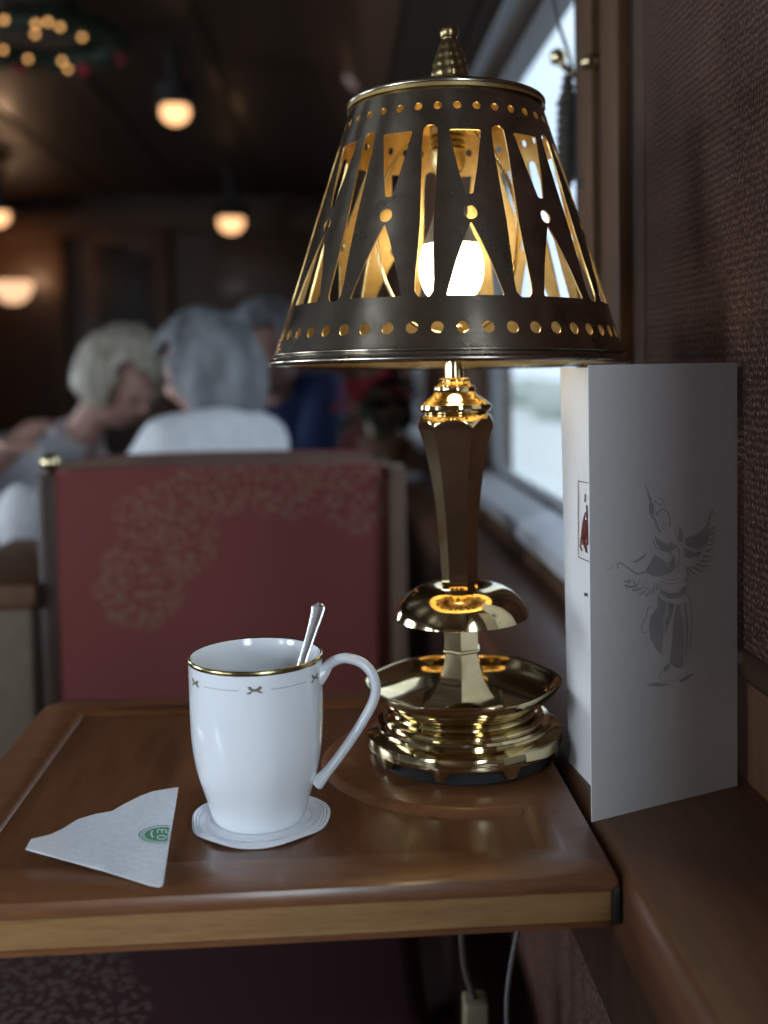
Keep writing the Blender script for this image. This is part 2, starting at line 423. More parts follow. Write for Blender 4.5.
# stepped grey cornice above the right-hand windows
bm = bmesh.new()
prism_y(bm, [(.262, 1.500), (.255, 1.503), (.255, 1.514), (.27, 1.514), (.27, 1.50)], 1.12, YF)
struct(finish(bm, 'trim_5', M['grey_frame'], smooth=25))
bm = bmesh.new(); prism_y(bm, [(.254, 1.514), (.244, 1.522), (.240, 1.545), (.228, 1.552), (.224, 1.58), (.205, 1.61), (.170, 1.66), (.165, 1.70), (.185, 1.71), (.185, 1.86), (.27, 1.86), (.27, 1.514)], 1.12, YF)
struct(finish(bm, 'trim_19', M['valance'], smooth=25))
# uprights between the wall covering and the window
ups = [(.884, .913, .004, 'grey_trim'), (.913, .928, .002, 'dark_trim'), (.928, .986, .014, 'wallwood'), (.986, 1.030, .006, 'darkwood'), (1.030, 1.088, .012, 'wallwood'), (1.088, 1.110, .010, 'dark_trim')]
for k, (a, b, d, m) in enumerate(ups):
    bm = bmesh.new(); box(bm, (XW - d, a, T), (XW + .001, b, 1.859), .0015)
    struct(finish(bm, 'trim_%d' % (k + 6), M[m]))
# woven wall covering panel, its rail and the plain board under it
struct(finish(boxes(((XW - .003, .15, .806), (XW + .001, .8835, 1.859))), 'wall_panel', M['weave'], smooth=0))
bm = bmesh.new()
prism_y(bm, [(XW + .001, .787), (XW - .004, .788), (XW - .007, .793), (XW - .0075, .799), (XW - .006, .805), (XW - .003, .808), (XW + .001, .808)], -2.5, .8835)
struct(finish(bm, 'trim_12', M['darkwood'], smooth=60))
# window ledge running the length of the bay, rounded nosing, over a lower wall
bm = bmesh.new()
prism_y(bm, [(LX, T - .045), (LX, T - .008), (LX + .002, T - .003), (LX + .007, T), (XW, T), (XW, T - .06), (LX + .012, T - .06), (LX + .012, T - .052), (LX + .006, T - .052)], -2.5, 2.6)
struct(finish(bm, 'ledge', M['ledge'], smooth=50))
struct(finish(boxes(((LX + .022, -2.5, 0), (XW, 2.6, T - .06))), 'wall_lower', M['weave'], smooth=0))
struct(finish(boxes(((LX + .014, -2.5, T - .135), (LX + .0225, 2.6, T - .0595)), bev=.001), 'trim_13', M['darkwood']))

# far bulkhead with door, beam, pilasters and panels
struct(finish(boxes(((XL - .1, YF, 0), (XW + .1, YF + .1, 2.3))), 'wall_front', M['farwood'], smooth=0))
def far(px0, py0, px1, py1, y0, y1, name, mat, bev=.01):
    a = P(px0, py0, y0); b = P(px1, py1, y0)
    return finish(boxes(((a.x, y0, max(0, b.z)), (b.x, y1, a.z)), bev=bev), name, mat)
door = struct(far(95, 246, 165, 1600, YF - .03, YF, 'door_1', M['darkwood']))
for q in ((104, 256, 156, 330), ):
    far(q[0], q[1], q[2], q[3], YF - .04, YF - .028, 'door_window', M['dark_trim'], .004).parent = door
struct(far(62, 225, 92, 1600, YF - .10, YF, 'trim_14', M['wallwood']))
struct(far(168, 225, 190, 1600, YF - .10, YF, 'trim_15', M['wallwood']))
struct(far(92, 225, 168, 244, YF - .07, YF, 'trim_16', M['wallwood'], .006))
bm = bmesh.new()      # gently arched beam
pr = []
xa, xb = P(-12, 210, YF).x, P(372, 210, YF).x
for k in range(13):
    t = k / 12; x = xa + (xb - xa) * t; pr.append((x, 1.985 + .05 * sin(pi * t)))
pr2 = [(x, z - .13) for x, z in pr[::-1]]
A = [bm.verts.new((x, YF - .2, z)) for x, z in pr + pr2]; B = [bm.verts.new((x, YF, z)) for x, z in pr + pr2]
for i in range(len(A)): bm.faces.new((A[i], A[(i + 1) % len(A)], B[(i + 1) % len(A)], B[i]))
bm.faces.new(A[::-1]); bm.faces.new(B)
struct(finish(bm, 'trim_17', M['wallwood'], smooth=20))
pnl = far(214, 238, 312, 305, YF - .03, YF, 'wall_picture', M['wallwood'], .006)
tag(pnl, 'small framed panel on the far bulkhead, right of the doorway', 'picture frame')
far(222, 246, 304, 297, YF - .034, YF - .026, 'inset', M['farwood'], .002).parent = pnl
vent = far(86, 158, 130, 190, YF - .24, YF - .205, 'vent_grille', M['dark_trim'], .004)
tag(vent, 'dark square grille above the beam of the far bulkhead', 'vent')
for k in range(5):
    a = P(90, 163 + k * 5.2, YF - .25); b = P(126, 165.5 + k * 5.2, YF - .25)
    finish(boxes(((a.x, YF - .246, b.z), (b.x, YF - .236, a.z))), 'slat', M['darkmetal'], vent)
# partition half way along the carriage, seen as an upright at the right wall
struct(finish(boxes(((.10, 4.32, .0), (XW, 4.40, 1.95)), bev=.008), 'trim_18', M['wallwood']))

# outside: track bed and a pale hedge bank
bm = boxes(((.6, -30, -1.3), (140, 90, -1.2)))
struct(finish(bm, 'ground', plain('pale_ground', (.78, .80, .76), .95), smooth=0))
bm = boxes(((-140, -30, -1.3), (XL - .6, 90, -1.2)))
struct(finish(bm, 'ground', M['tyre'], smooth=0))
bm = bmesh.new()
for k in range(30):
    ball(bm, (9 + random.random() * 3, 6 + k * 2.2 + random.random(), -.7 + random.random() * .3), 1.0, 10, 6, (1, 1.6, .9))
tag(finish(bm, 'hedge', plain('pale_hedge', (.56, .60, .54), .95)), 'pale green hedge beyond the track outside the window', 'hedge', kind='stuff')

# ------------------------------------------------------------------ tray table
tt = empty('tray_table', (0, 0, 0), 'glossy brown wooden tray table with a sunken panel, fixed to the side ledge', 'table')
X0, X1, Y0, Y1 = -.243, LX - .002, .552, .902
outer = []
def arc(cx, cy, r, a0, a1, n):
    return [(cx + r * cos(radians(a0 + (a1 - a0) * k / n)), cy + r * sin(radians(a0 + (a1 - a0) * k / n))) for k in range(n + 1)]
outer = [(X0, Y0 - .004)] + [(X1 - .004, Y0 + .003), (X1, Y0 + .006)] + [(X1, Y1 - .004)] + arc(X0 + .028, Y1 - .028, .028, 90, 180, 8)
LXc, LYc = .0868, .743          # lamp centre
RD = .0945                       # round stand under the lamp
RX0, RX1, RY0, RY1 = -.212, .117, .588, .872
th0 = math.asin((RX1 - LXc) / RD)
yc = LYc - sqrt(RD ** 2 - (RX1 - LXc) ** 2)
a_start = -90 + math.degrees(th0)
xtop = LXc - sqrt(max(0, RD ** 2 - (RY1 - LYc - .0) ** 2)) if RY1 - LYc < RD else None
rec = [(RX0, RY0), (RX1, RY0), (RX1, yc)]
# clockwise round the stand from its front to its back, then on along the far edge
ptsd = arc(LXc, LYc, RD, a_start, -246, 40)[1:]
rec += ptsd
lastx = rec[-1][0]
rec += [(lastx, RY1), (RX0, RY1)]
Q1 = offset_poly(rec, .0022); Q2 = offset_poly(rec, .0062)
topin = offset_poly(outer, .005)
V, Fs = cdt(topin, [rec])
bm = bmesh.new()
vmap = {}
def vert(x, y, z):
    k = (round(x, 6), round(y, 6), round(z, 6))
    if k not in vmap: vmap[k] = bm.verts.new((x, y, z))
    return vmap[k]
for f in Fs: bm.faces.new([vert(V[i].x, V[i].y, T) for i in f])
def strip(A, za, B, zb):
    for i in range(len(A)):
        j = (i + 1) % len(A)
        try: bm.faces.new((vert(*A[i], za), vert(*A[j], za), vert(*B[j], zb), vert(*B[i], zb)))
        except ValueError: pass
strip(rec, T, Q1, T - .0012); strip(Q1, T - .0012, Q2, T - .0048)
strip(topin, T, offset_poly(outer, .0015), T - .0015)
strip(offset_poly(outer, .0015), T - .0015, outer, T - .005); strip(outer, T - .005, outer, T - .009)
strip(outer, T - .009, offset_poly(outer, .003), T - .011)
finish(bm, 'frame', M['table'], tt, smooth=40)
bm = bmesh.new(); vmap.clear()
V, Fs = cdt(Q2, [])
for f in Fs: bm.faces.new([vert(V[i].x, V[i].y, T - .0048) for i in f])
finish(bm, 'sunken_panel', M['table_y'], tt, smooth=0)
bm = bmesh.new()
ob = offset_poly(outer, .003)
prism_z(bm, ob, T - .0275, T - .0105)
finish(bm, 'edge_band', M['oak'], tt, smooth=40)
bm = bmesh.new(); prism_z(bm, offset_poly(outer, .001), T - .0295, T - .0270)
finish(bm, 'lower_lip', M['table'], tt, smooth=40)
finish(boxes(((X1 - .003, Y0 + .003, T - .028), (X1 + .0005, Y0 + .030, T - .008)), bev=.001), 'hinge', M['darkmetal'], tt)
finish(boxes(((-.02, .80, T - .05), (.02, .84, T - .0290)), ((-.02, .80, T - .075), (LX + .014, .84, T - .045)), bev=.003), 'support_arm', M['darkmetal'], tt)

# ------------------------------------------------------------------ mug, spoon, coaster, napkin
MC = G(259.5, 818.5, T - .0048); MX, MY = MC.x, MC.y
COZ = T - .0048
MZ = COZ + .0018
mug = empty('mug', (MX, MY, MZ), 'white porcelain mug with a gold rim and a spoon in it', 'mug')
prof_o = [(.0, .0016), (.020, .0016), (.0235, .0010), (.0250, 0), (.0272, .0003), (.0288, .003), (.0305, .009), (.0340, .020), (.0372, .031), (.0393, .043), (.0403, .056), (.0406, .070), (.0406, .082), (.0407, .091), (.0407, .0965)]
def rad_at(z):
    for (r0, z0), (r1, z1) in zip(prof_o[4:], prof_o[5:]):
        if z0 <= z <= z1: return r0 + (r1 - r0) * (z - z0) / (z1 - z0)
    return .0407
sp = [(p.x, p.y) for p in smoothpath([(r, z, 0) for r, z in prof_o], 4)]
inner = [(.0402, .0978), (.0393, .0977), (.0388, .0965), (.0383, .090), (.0381, .07), (.0378, .055), (.0365, .040), (.0335, .025), (.0285, .012), (.020, .006), (.0, .005)]
KZ = 1.030
sp = [(a, b * KZ) for a, b in sp]; inner = [(a, b * KZ) for a, b in inner]
bm = bmesh.new(); lathe(bm, sp + [(.0406, .0974 * KZ)] + inner, 96)
finish(bm, 'body', M['porcelain'], mug, smooth=50)
bm = bmesh.new(); lathe(bm, [(a, b + .0029) for a, b in [(.04085, .0954), (.0410, .0965), (.0409, .0978), (.0402, .0983), (.0394, .0979)]], 96)
g = finish(bm, 'gold_rim', M['gold'], mug, smooth=60); tag(g, 'gold band round the lip', None)
bm = bmesh.new()     # handle
dv = Vector((cos(radians(-7)), sin(radians(-7)), 0))
hp = []
for (zx, zy) in ((506, 306), (530, 290), (548, 268), (575, 254), (605, 250), (650, 264), (682, 298), (694, 345), (682, 395), (645, 460), (598, 530), (552, 590), (528, 618), (500, 650)):
    px, py = zx / 3.2 + 160, zy / 3.2 + 580
    r = (px - 256.5) * .000604 / cos(radians(7)); dep = MY + dv.y * r
    h = P(px, py, dep).z - MZ
    hp.append(dv * r + Vector((0, 0, h)))
hp = smoothpath(hp, 4)
N = len(hp); rr = []
for i in range(N):
    t = i / (N - 1); w = .0046 + .0028 * exp(-(t / .08) ** 2) + .002 * exp(-((1 - t) / .06) ** 2)
    d = .0031 + .0035 * exp(-(t / .07) ** 2) + .0012 * exp(-((1 - t) / .06) ** 2)
    rr.append((w, d))
side = Vector((-dv.y, dv.x, 0))
tube(bm, hp, rr, 16, flat=(side, 1))
finish(bm, 'handle', M['porcelain'], mug, smooth=70)
def oncyl(ang, h, e=.00012):
    r = rad_at(h) + e; return (r * cos(ang), r * sin(ang), h)
bl = bmesh.new()
for k in range(6):
    c = radians(-90 + 3 + 60 * k); HZ = .0902
    n = 16; a0, a1 = c + radians(13), c + radians(47)
    top = [bl.verts.new(oncyl(a0 + (a1 - a0) * i / n, HZ + .00022)) for i in range(n + 1)]
    bot = [bl.verts.new(oncyl(a0 + (a1 - a0) * i / n, HZ - .00022)) for i in range(n + 1)]
    for i in range(n): bl.faces.new((bot[i], bot[i + 1], top[i + 1], top[i]))
    bb = bmesh.new()
    for poly in ([(0, 0), (.0008, .0008), (.0022, .0019), (.0034, .0016), (.0030, .0004), (.0016, -.0002)],
                 [(0, 0), (-.0008, .0009), (-.0020, .0020), (-.0032, .0017), (-.0026, .0004), (-.0012, -.0003)],
                 [(.0002, .0002), (.0016, -.0010), (.0040, -.0016), (.0030, -.0005)],
                 [(-.0002, .0002), (-.0022, -.0017), (-.0042, -.0014), (-.0020, -.0004)],
                 [(-.0006, .0007), (-.0006, -.0006), (.0006, -.0006), (.0006, .0007)]):
        bb.faces.new([bb.verts.new(oncyl(c + 1.25 * x / .0406, HZ + 1.25 * z, .0002)) for x, z in poly])
    finish(bb, 'printed_bow', M['bow'], mug)
x_ = finish(bl, 'line_border', M['line'], mug); tag(x_, 'thin broken line round the mug below the rim', None, kind='stuff')

bm = bmesh.new()    # paper coaster with pressed rings, edge slightly waved
CC = G(260.5, 819.5, COZ)
rings = [(0, .0012), (.0300, .0012)] + [(.0308 + k * .0008, .0017 if k % 2 else .0009) for k in range(6)] + [(.0362, .0013)] + [(.0372 + k * .0009, .0019 if k % 2 == 0 else .0010) for k in range(5)] + [(.0420, .0014), (.0424, .0007), (.0420, .0001), (.038, .0), (0, .0)]
lathe(bm, rings, 120, rf=lambda a, r, z: 1 + (.006 * sin(a * 9) + .010 * sin(a * 3 + 1)) * (r / .0405) ** 4)
for v in bm.verts:
    r = sqrt(v.co.x ** 2 + v.co.y ** 2); a = atan2(v.co.y, v.co.x)
    if r > .034: v.co.z += (r - .034) / .006 * (.0006 + .0006 * sin(a * 5))
tag(finish(bm, 'paper_coaster', M['paper'], smooth=60, loc=(CC.x, CC.y, COZ)), 'round white embossed paper coaster under the mug', 'coaster')

# spoon standing in the mug
bm = bmesh.new()
A = P(319.5, 603, .668); Bp = P(302.5, 662, .655); B2 = P(288, 705, .648); D = Vector((MX - .012, MY - .004, MZ + .030))
path = smoothpath([A, A.lerp(Bp, .3) + Vector((.0006, 0, 0)), Bp, B2, D], 8)
N = len(path)
wid = []
for i in range(N):
    t = i / (N - 1); w = .0050 - .0020 * min(1, t * 2.2) - .0008 * max(0, t - .45)
    if t < .06: w = .0044 * sqrt(max(.05, t / .06)) + .0006
    wid.append((w, .0011))
tube(bm, path, wid, 12, flat=(Vector((1, -.25, .25)), 1))
spn = finish(bm, 'spoon', M['silver'], smooth=50)
tag(spn, 'silver teaspoon leaning inside the white mug', 'spoon')
bm = bmesh.new()
for s in (-1, 1):
    tube(bm, [p + Vector((s * w[0] * .72, -.0009 - .18 * w[0] * s, 0)) for p, w in list(zip(path, wid))[2:N * 2 // 3]], .00025, 6)
finish(bm, 'raised_border', M['silver'], spn, smooth=60)
bm = bmesh.new()
ball(bm, (0, 0, 0), 1, 20, 12, (.0110, .0035, .016))
for v in bm.verts:
    if v.co.y > 0: v.co.y *= -.55
bm.transform(Matrix.Rotation(radians(-24), 4, 'Y')); bm.transform(Matrix.Translation(D + Vector((-.005, .002, -.011))))
finish(bm, 'bowl', M['silver'], spn, smooth=60)

# napkin: folded paper triangle, several plies, lifted a little at its left
nap = empty('paper_napkin', G(120, 840, T), 'folded white triangular paper napkin with a green round mark, left of the mug', 'napkin')
nap0 = Vector(nap.location)
out_px = [(25.5, 849), (31, 839), (50, 834.5), (62, 829), (78, 819), (95, 814), (112, 811), (124, 804), (140, 796), (152, 791.5), (166, 789), (178.5, 787), (175, 809), (171, 832), (167, 858), (163, 884), (160, 886.5), (150, 885), (128, 878), (105, 871), (80, 864), (55, 857)]
def lift(px): return .0045 * max(0, 1 - (px - 25) / 90.0) ** 1.3 + .0012
def npt(px, py, dz=0):
    z = T - .003 + lift(px) + dz + (.0035 if py > 850 else .0035 * max(0, (py - 800) / 50.0)); return G(px, py, z)
def ply(zoff, grow, name):
    poly = []
    cx, cy = 120, 838
    for x, y in out_px: poly.append((cx + (x - cx) * grow, cy + (y - cy) * grow))
    grid = [(25 + i * 8.1, 789 + j * 5.3) for i in range(20) for j in range(19)]
    grid = [g for g in grid if inside(g, poly)]
    V, Fs = cdt(poly, [], grid)
    bm = bmesh.new(); vv = [bm.verts.new(npt(v.x, v.y, zoff + .0003 * sin(v.x * .09 + v.y * .05)) - nap0) for v in V]
    for f in Fs: bm.faces.new([vv[i] for i in f])
    ex = bmesh.ops.extrude_face_region(bm, geom=bm.faces[:])
    for v in ex['geom']:
        if isinstance(v, bmesh.types.BMVert): v.co.z -= .0004
    return finish(bm, name, M['paper'], nap, smooth=30)
ply(.0016, 1.0, 'top_ply'); ply(.0008, .992, 'ply'); ply(.0, .985, 'ply')
bm, bm2 = bmesh.new(), bmesh.new()
def nq(b, poly, dz=.0018):
    poly = [p for p in poly]
    if len(poly) > 2: b.faces.new([b.verts.new(npt(x, y, dz + .0003 * sin(x * .09 + y * .05)) - nap0) for x, y in poly])
def xedge(y): return 171 - (y - 832) * 4 / 26.0 - 1.0
cx, cy, rx, ry = 163.0, 834.2, 24.5, 9.0
def ringpt(f, a): return (cx + rx * f * cos(a), cy + ry * f * sin(a) + (rx * f * cos(a)) * -.03)
for f0, f1, b in ((1.0, .93, bm2), (.86, .82, bm2)):
    for k in range(64):
        a, c = 2 * pi * k / 64, 2 * pi * (k + 1) / 64
        q = [ringpt(f0, a), ringpt(f0, c), ringpt(f1, c), ringpt(f1, a)]
        if all(x < xedge(y) for x, y in q): nq(b, q)
for k in range(64):      # dark green disc, clipped where the paper is folded away
    a, c = 2 * pi * k / 64, 2 * pi * (k + 1) / 64
    for f0, f1 in ((.76, .58), (.58, .40), (.40, .22), (.22, .02)):
        q = [ringpt(f0, a), ringpt(f0, c), ringpt(f1, c), ringpt(f1, a)]
        if all(x < xedge(y) for x, y in q): nq(bm, q)
tag(finish(bm2, 'mark_ring', M['green_ink2'], nap, smooth=0), 'pale green rings of the round mark', None)
tag(finish(bm, 'mark_disc', M['green_ink'], nap, smooth=0), 'green disc of the round mark', None)
bm = bmesh.new()
def stroke_px(pts, wx, wy, dz=.0021):
    for (x0, y0), (x1, y1) in zip(pts, pts[1:]):
        l = sqrt((x1 - x0) ** 2 + (y1 - y0) ** 2); nx, ny = -(y1 - y0) / l * wx, (x1 - x0) / l * wy
        nq(bm, [(x0 + nx, y0 + ny), (x1 + nx, y1 + ny), (x1 - nx, y1 - ny), (x0 - nx, y0 - ny)], dz)
stroke_px([(157.5, 833), (157.5, 829.6), (166.2, 829.6), (166.2, 833)], .6, .42); stroke_px([(162, 829.6), (162, 832.6)], .6, .42)
stroke_px([(161.5 + 4.4 * cos(radians(a)), 837.4 + 1.9 * sin(radians(a))) for a in range(-320, 41, 30)], .55, .42)
stroke_px([(152.5, 830.5), (151, 834), (153, 837.5)], .9, .5)
tag(finish(bm, 'mark_letters', M['paper'], nap, smooth=0), 'white letters E and O in the green mark', None)

# ------------------------------------------------------------------ menu card
LT = G(591.5, 822, T); RB = G(737, 785.5, T)
card = empty('menu_card', tuple((LT + RB) / 2), 'tall folded cream menu card with a faint grey winged dancer, standing by the lamp', 'menu')
c0 = Vector(card.location)
TOPZ = P(590, 365, LT.y).z
def sheet(path, ztops, name, lean=(0, 0, 0), th=.0005):
    bm = bmesh.new(); rows = []
    for k in range(9):
        t = k / 8; rows.append([])
        for p, zt in zip(path, ztops):
            ln = Vector(lean) * t; rows[-1].append(bm.verts.new(Vector((p[0] + ln.x, p[1] + ln.y, T + (zt - T) * t)) - c0))
    for A, B in zip(rows, rows[1:]):
        for i in range(len(A) - 1): bm.faces.new((A[i], A[i + 1], B[i + 1], B[i]))
    o = finish(bm, name, M['card'], card, smooth=60)
    md = o.modifiers.new('thickness', 'SOLIDIFY'); md.thickness = th; md.offset = 0
    dg = bpy.context.evaluated_depsgraph_get(); dg.update()
    nm = bpy.data.meshes.new_from_object(o.evaluated_get(dg)); o.modifiers.clear(); o.data = nm
    nm.set_sharp_from_angle(angle=radians(50))
    return o
n = 12
fp = [LT.lerp(RB, k / n) for k in range(n + 1)]
nrm = Vector((RB.y - LT.y, -(RB.x - LT.x), 0)).normalized()
sheet([tuple(p) for p in fp], [TOPZ] * (n + 1), 'front_leaf')
A1 = G(569, 761.5, T); B1 = G(590, 784.5, T); B1e = B1 + (B1 - A1) * .22
TOPB = P(562, 368, A1.y).z
bp = smoothpath([A1, B1e, B1e + Vector((.014, -.006, 0)), B1e + Vector((.045, .012, 0)), RB + Vector((-.020, .012, 0)), RB + Vector((-.0005, .0012, 0))], 5)
bp = [A1.lerp(B1e, k / 4) for k in range(4)] + [p for p in bp[5:]]
sheet([tuple(p) for p in bp], [TOPB] * len(bp), 'back_leaf', lean=(-.0035, 0, 0))
# the dancer, printed in pale grey on the front leaf
bm = bmesh.new(); po = LT + nrm * .0006
def fpt(zx, zy): return on_plane(560 + zx / 3.939, 440 + zy / 3.939, po, nrm) - c0
def shape(pts):
    try: V, Fs = cdt([(x, y) for x, y in pts], [])
    except Exception: return
    vv = [bm.verts.new(fpt(v.x, v.y)) for v in V]
    for f in Fs: bm.faces.new([vv[i] for i in f])
def stroke(pts, w0, w1=None):
    w1 = w0 if w1 is None else w1
    pts = [(p.x, p.y) for p in smoothpath([(x, y, 0) for x, y in pts], 4)] if len(pts) > 2 else pts
    L, R = [], []
    for i, (x, y) in enumerate(pts):
        a = pts[max(0, i - 1)]; b = pts[min(len(pts) - 1, i + 1)]; l = max(1e-6, sqrt((b[0] - a[0]) ** 2 + (b[1] - a[1]) ** 2))
        t = i / (len(pts) - 1); w = w0 + (w1 - w0) * t
        nx, ny = -(b[1] - a[1]) / l * w, (b[0] - a[0]) / l * w
        L.append(bm.verts.new(fpt(x + nx, y + ny))); R.append(bm.verts.new(fpt(x - nx, y - ny)))
    for i in range(len(L) - 1): bm.faces.new((L[i], L[i + 1], R[i + 1], R[i]))
for s in ([(355, 235), (368, 250), (372, 275), (368, 295), (358, 300), (350, 280), (350, 255)],
          [(370, 368), (384, 392), (404, 400), (420, 412), (440, 402), (458, 420), (432, 442), (402, 438), (380, 410)],
          [(470, 335), (485, 370), (482, 404), (464, 398)],
          [(490, 388), (520, 378), (555, 360), (578, 333), (580, 380), (572, 405), (545, 432), (515, 424), (493, 412)],
          [(488, 424), (528, 442), (562, 440), (540, 458), (508, 466), (488, 456)],
          [(372, 452), (400, 470), (416, 490), (432, 522), (400, 536), (366, 538), (334, 520), (352, 488)],
          [(278, 480), (308, 470), (346, 438), (332, 464), (302, 483)],
          [(390, 560), (400, 590), (430, 605), (465, 600), (480, 582), (502, 574), (497, 600), (470, 622), (430, 626), (396, 604)],
          [(384, 604), (396, 624), (418, 640), (414, 676), (404, 700), (408, 750), (402, 800), (400, 846), (378, 826), (356, 782), (350, 732), (360, 692), (384, 660)],
          [(425, 640), (450, 646), (440, 690), (424, 740), (414, 770), (418, 712), (430, 680)],
          [(458, 652), (472, 644), (480, 720), (484, 800), (482, 896), (456, 896), (432, 880), (442, 780), (448, 700)],
          [(340, 962), (380, 955), (442, 961), (396, 972), (355, 970)], [(468, 948), (500, 925), (532, 920), (502, 944), (476, 956)],
          [(430, 880), (412, 892), (404, 908), (414, 912), (432, 898)],
          [(440, 470), (452, 462), (456, 500), (440, 520), (420, 530)]):
    shape(s)
stroke([(334, 174), (343, 196), (350, 218), (358, 240)], 2, 5)
for s, w in (([(378, 300), (390, 280), (410, 274), (428, 290), (434, 318), (430, 342)], 3.2), ([(360, 300), (376, 318), (385, 346), (398, 364)], 4),
             ([(382, 228), (398, 232), (408, 246), (412, 262)], 1.6), ([(372, 238), (384, 250), (396, 256), (404, 268)], 1.6), ([(406, 322), (412, 330), (406, 338)], 1.5), ([(404, 348), (414, 350)], 1.8), ([(398, 306), (406, 304)], 1.2), ([(414, 304), (422, 306)], 1.2),
             ([(580, 336), (590, 302), (598, 270)], 2.2), ([(598, 270), (606, 288), (612, 292)], 1.6), ([(602, 282), (624, 298)], 1.4), ([(520, 338), (560, 328)], 1.3),
             ([(336, 520), (300, 526), (266, 502), (238, 484), (228, 490), (228, 508)], 3.4), ([(184, 516), (198, 506), (210, 494)], 1.8),
             ([(362, 654), (346, 664), (338, 700), (323, 728), (322, 750), (334, 760), (346, 752)], 2.2),
             ([(500, 604), (514, 650), (519, 720), (513, 800), (505, 832)], 1.6), ([(492, 640), (501, 740), (496, 850)], 3.2), ([(488, 560), (500, 540), (506, 575)], 2),
             ([(404, 908), (390, 936), (412, 950), (446, 948), (472, 938)], 1.6), ([(440, 402), (466, 430), (470, 470), (460, 500)], 1.8), ([(430, 440), (446, 462), (440, 480)], 1.8),
             ([(400, 540), (430, 552), (470, 548)], 2), ([(395, 552), (430, 566), (482, 560)], 1.4), ([(460, 330), (454, 360), (462, 392)], 1.6), ([(366, 392), (376, 420), (392, 434)], 2.2)):
    stroke(s, w, w * .7)
for (x0, y0, x1, y1) in ((586, 352, 610, 336), (586, 372, 612, 358), (588, 392, 610, 378), (582, 414, 608, 400), (574, 436, 606, 424), (566, 456, 604, 452), (556, 474, 602, 474), (540, 490, 594, 494), (524, 500, 572, 518), (508, 504, 540, 532), (494, 500, 514, 536),
                         (252, 556, 292, 548), (254, 572, 300, 572), (272, 580, 312, 562), (284, 592, 332, 578), (312, 608, 342, 582), (336, 614, 356, 588), (360, 606, 374, 566), (380, 590, 386, 560)):
    mx_, my_ = (x0 + x1) / 2, (y0 + y1) / 2 + 6
    stroke([(x0, y0), (mx_, my_), (x1, y1)], 4.2, 1.4)
for k in range(60):
    x = 392 + random.random() * 90; y = 600 + random.random() * 270
    if k > 34: x = random.choice((random.uniform(400, 480), random.uniform(255, 340), random.uniform(500, 590))); y = random.uniform(440, 555) if x > 380 else random.uniform(540, 590)
    if k > 34 or 402 < x < 432 or x > 484: stroke([(x, y), (x + random.uniform(-3, 3), y + random.uniform(8, 18))], 2.0, 1.0)
tag(finish(bm, 'printed_dancer', M['grey_ink'], card, smooth=0), 'faint grey winged dancer printed on the front leaf', None)
# red framed picture and a letter on the back leaf
bm = bmesh.new()
ax = (B1e - A1).normalized(); nb = Vector((-(ax.y), ax.x, 0)); nb = nb if nb.x < 0 else -nb
pb = A1 + nb * .0008
def bpt(px, py):
    p = on_plane(px, py, pb, nb); t = (p.z - T) / (TOPB - T)
    q = on_plane(px, py, pb + Vector((-.0035 * t, 0, 0)), nb); return q - c0
def seg(b, x0, y0, x1, y1, w, wy=None):
    l = sqrt((x1 - x0) ** 2 + (y1 - y0) ** 2); nx, ny = -(y1 - y0) / l * w, (x1 - x0) / l * w
    b.faces.new([b.verts.new(bpt(x, y)) for x, y in ((x0 + nx, y0 + ny), (x1 + nx, y1 + ny), (x1 - nx, y1 - ny), (x0 - nx, y0 - ny))])
seg(bm, 578, 481, 578.3, 557, .25); seg(bm, 578, 481, 591, 483.6, .45); seg(bm, 578.3, 557, 591, 562.5, .45)
for q in ((585.2, 494, 584.6, 502), (585.5, 512, 583, 522), (583, 522, 581.5, 534), (584, 516, 583.6, 530), (581.5, 534, 580.2, 546), (583.6, 530, 585.6, 552), (585.4, 520, 585.8, 540), (582.6, 528, 582.8, 545), (580.2, 546, 581.8, 551), (585, 540, 586.8, 553), (584.4, 524, 584.2, 548), (586.5, 505, 587.5, 545)):
    seg(bm, *q, .55)
tag(finish(bm, 'printed_frame', M['red_ink'], card, smooth=0), 'small dark red framed figure printed on the back leaf', None)
bm = bmesh.new()
for q in ((584.6, 592.5, 584.8, 596.5), (584.7, 592.6, 585.8, 595.6), (585.8, 595.6, 586.8, 593), (586.8, 593, 587, 597)): seg(bm, *q, .35)
tag(finish(bm, 'printed_letter', M['black'], card, smooth=0), 'small black letter M', None)

# ------------------------------------------------------------------ brass lamp
lamp = empty('table_lamp', (LXc, LYc, T), 'polished brass table lamp with a pierced metal shade, glowing bulb inside', 'lamp')
lamp.rotation_euler = (0, radians(-.75), 0)
def lp(prof, name, mat, n=96, rf=None, sm=40, a0=0, close=False):
    bm = bmesh.new(); lathe(bm, prof, n, rf=rf, a0=a0, close=close); return finish(bm, name, mat, lamp, smooth=sm)
lp([(0, .0), (.0610, .0), (.0620, .001), (.0620, .0100), (0, .0100)], 'felt_pad', M['black'])
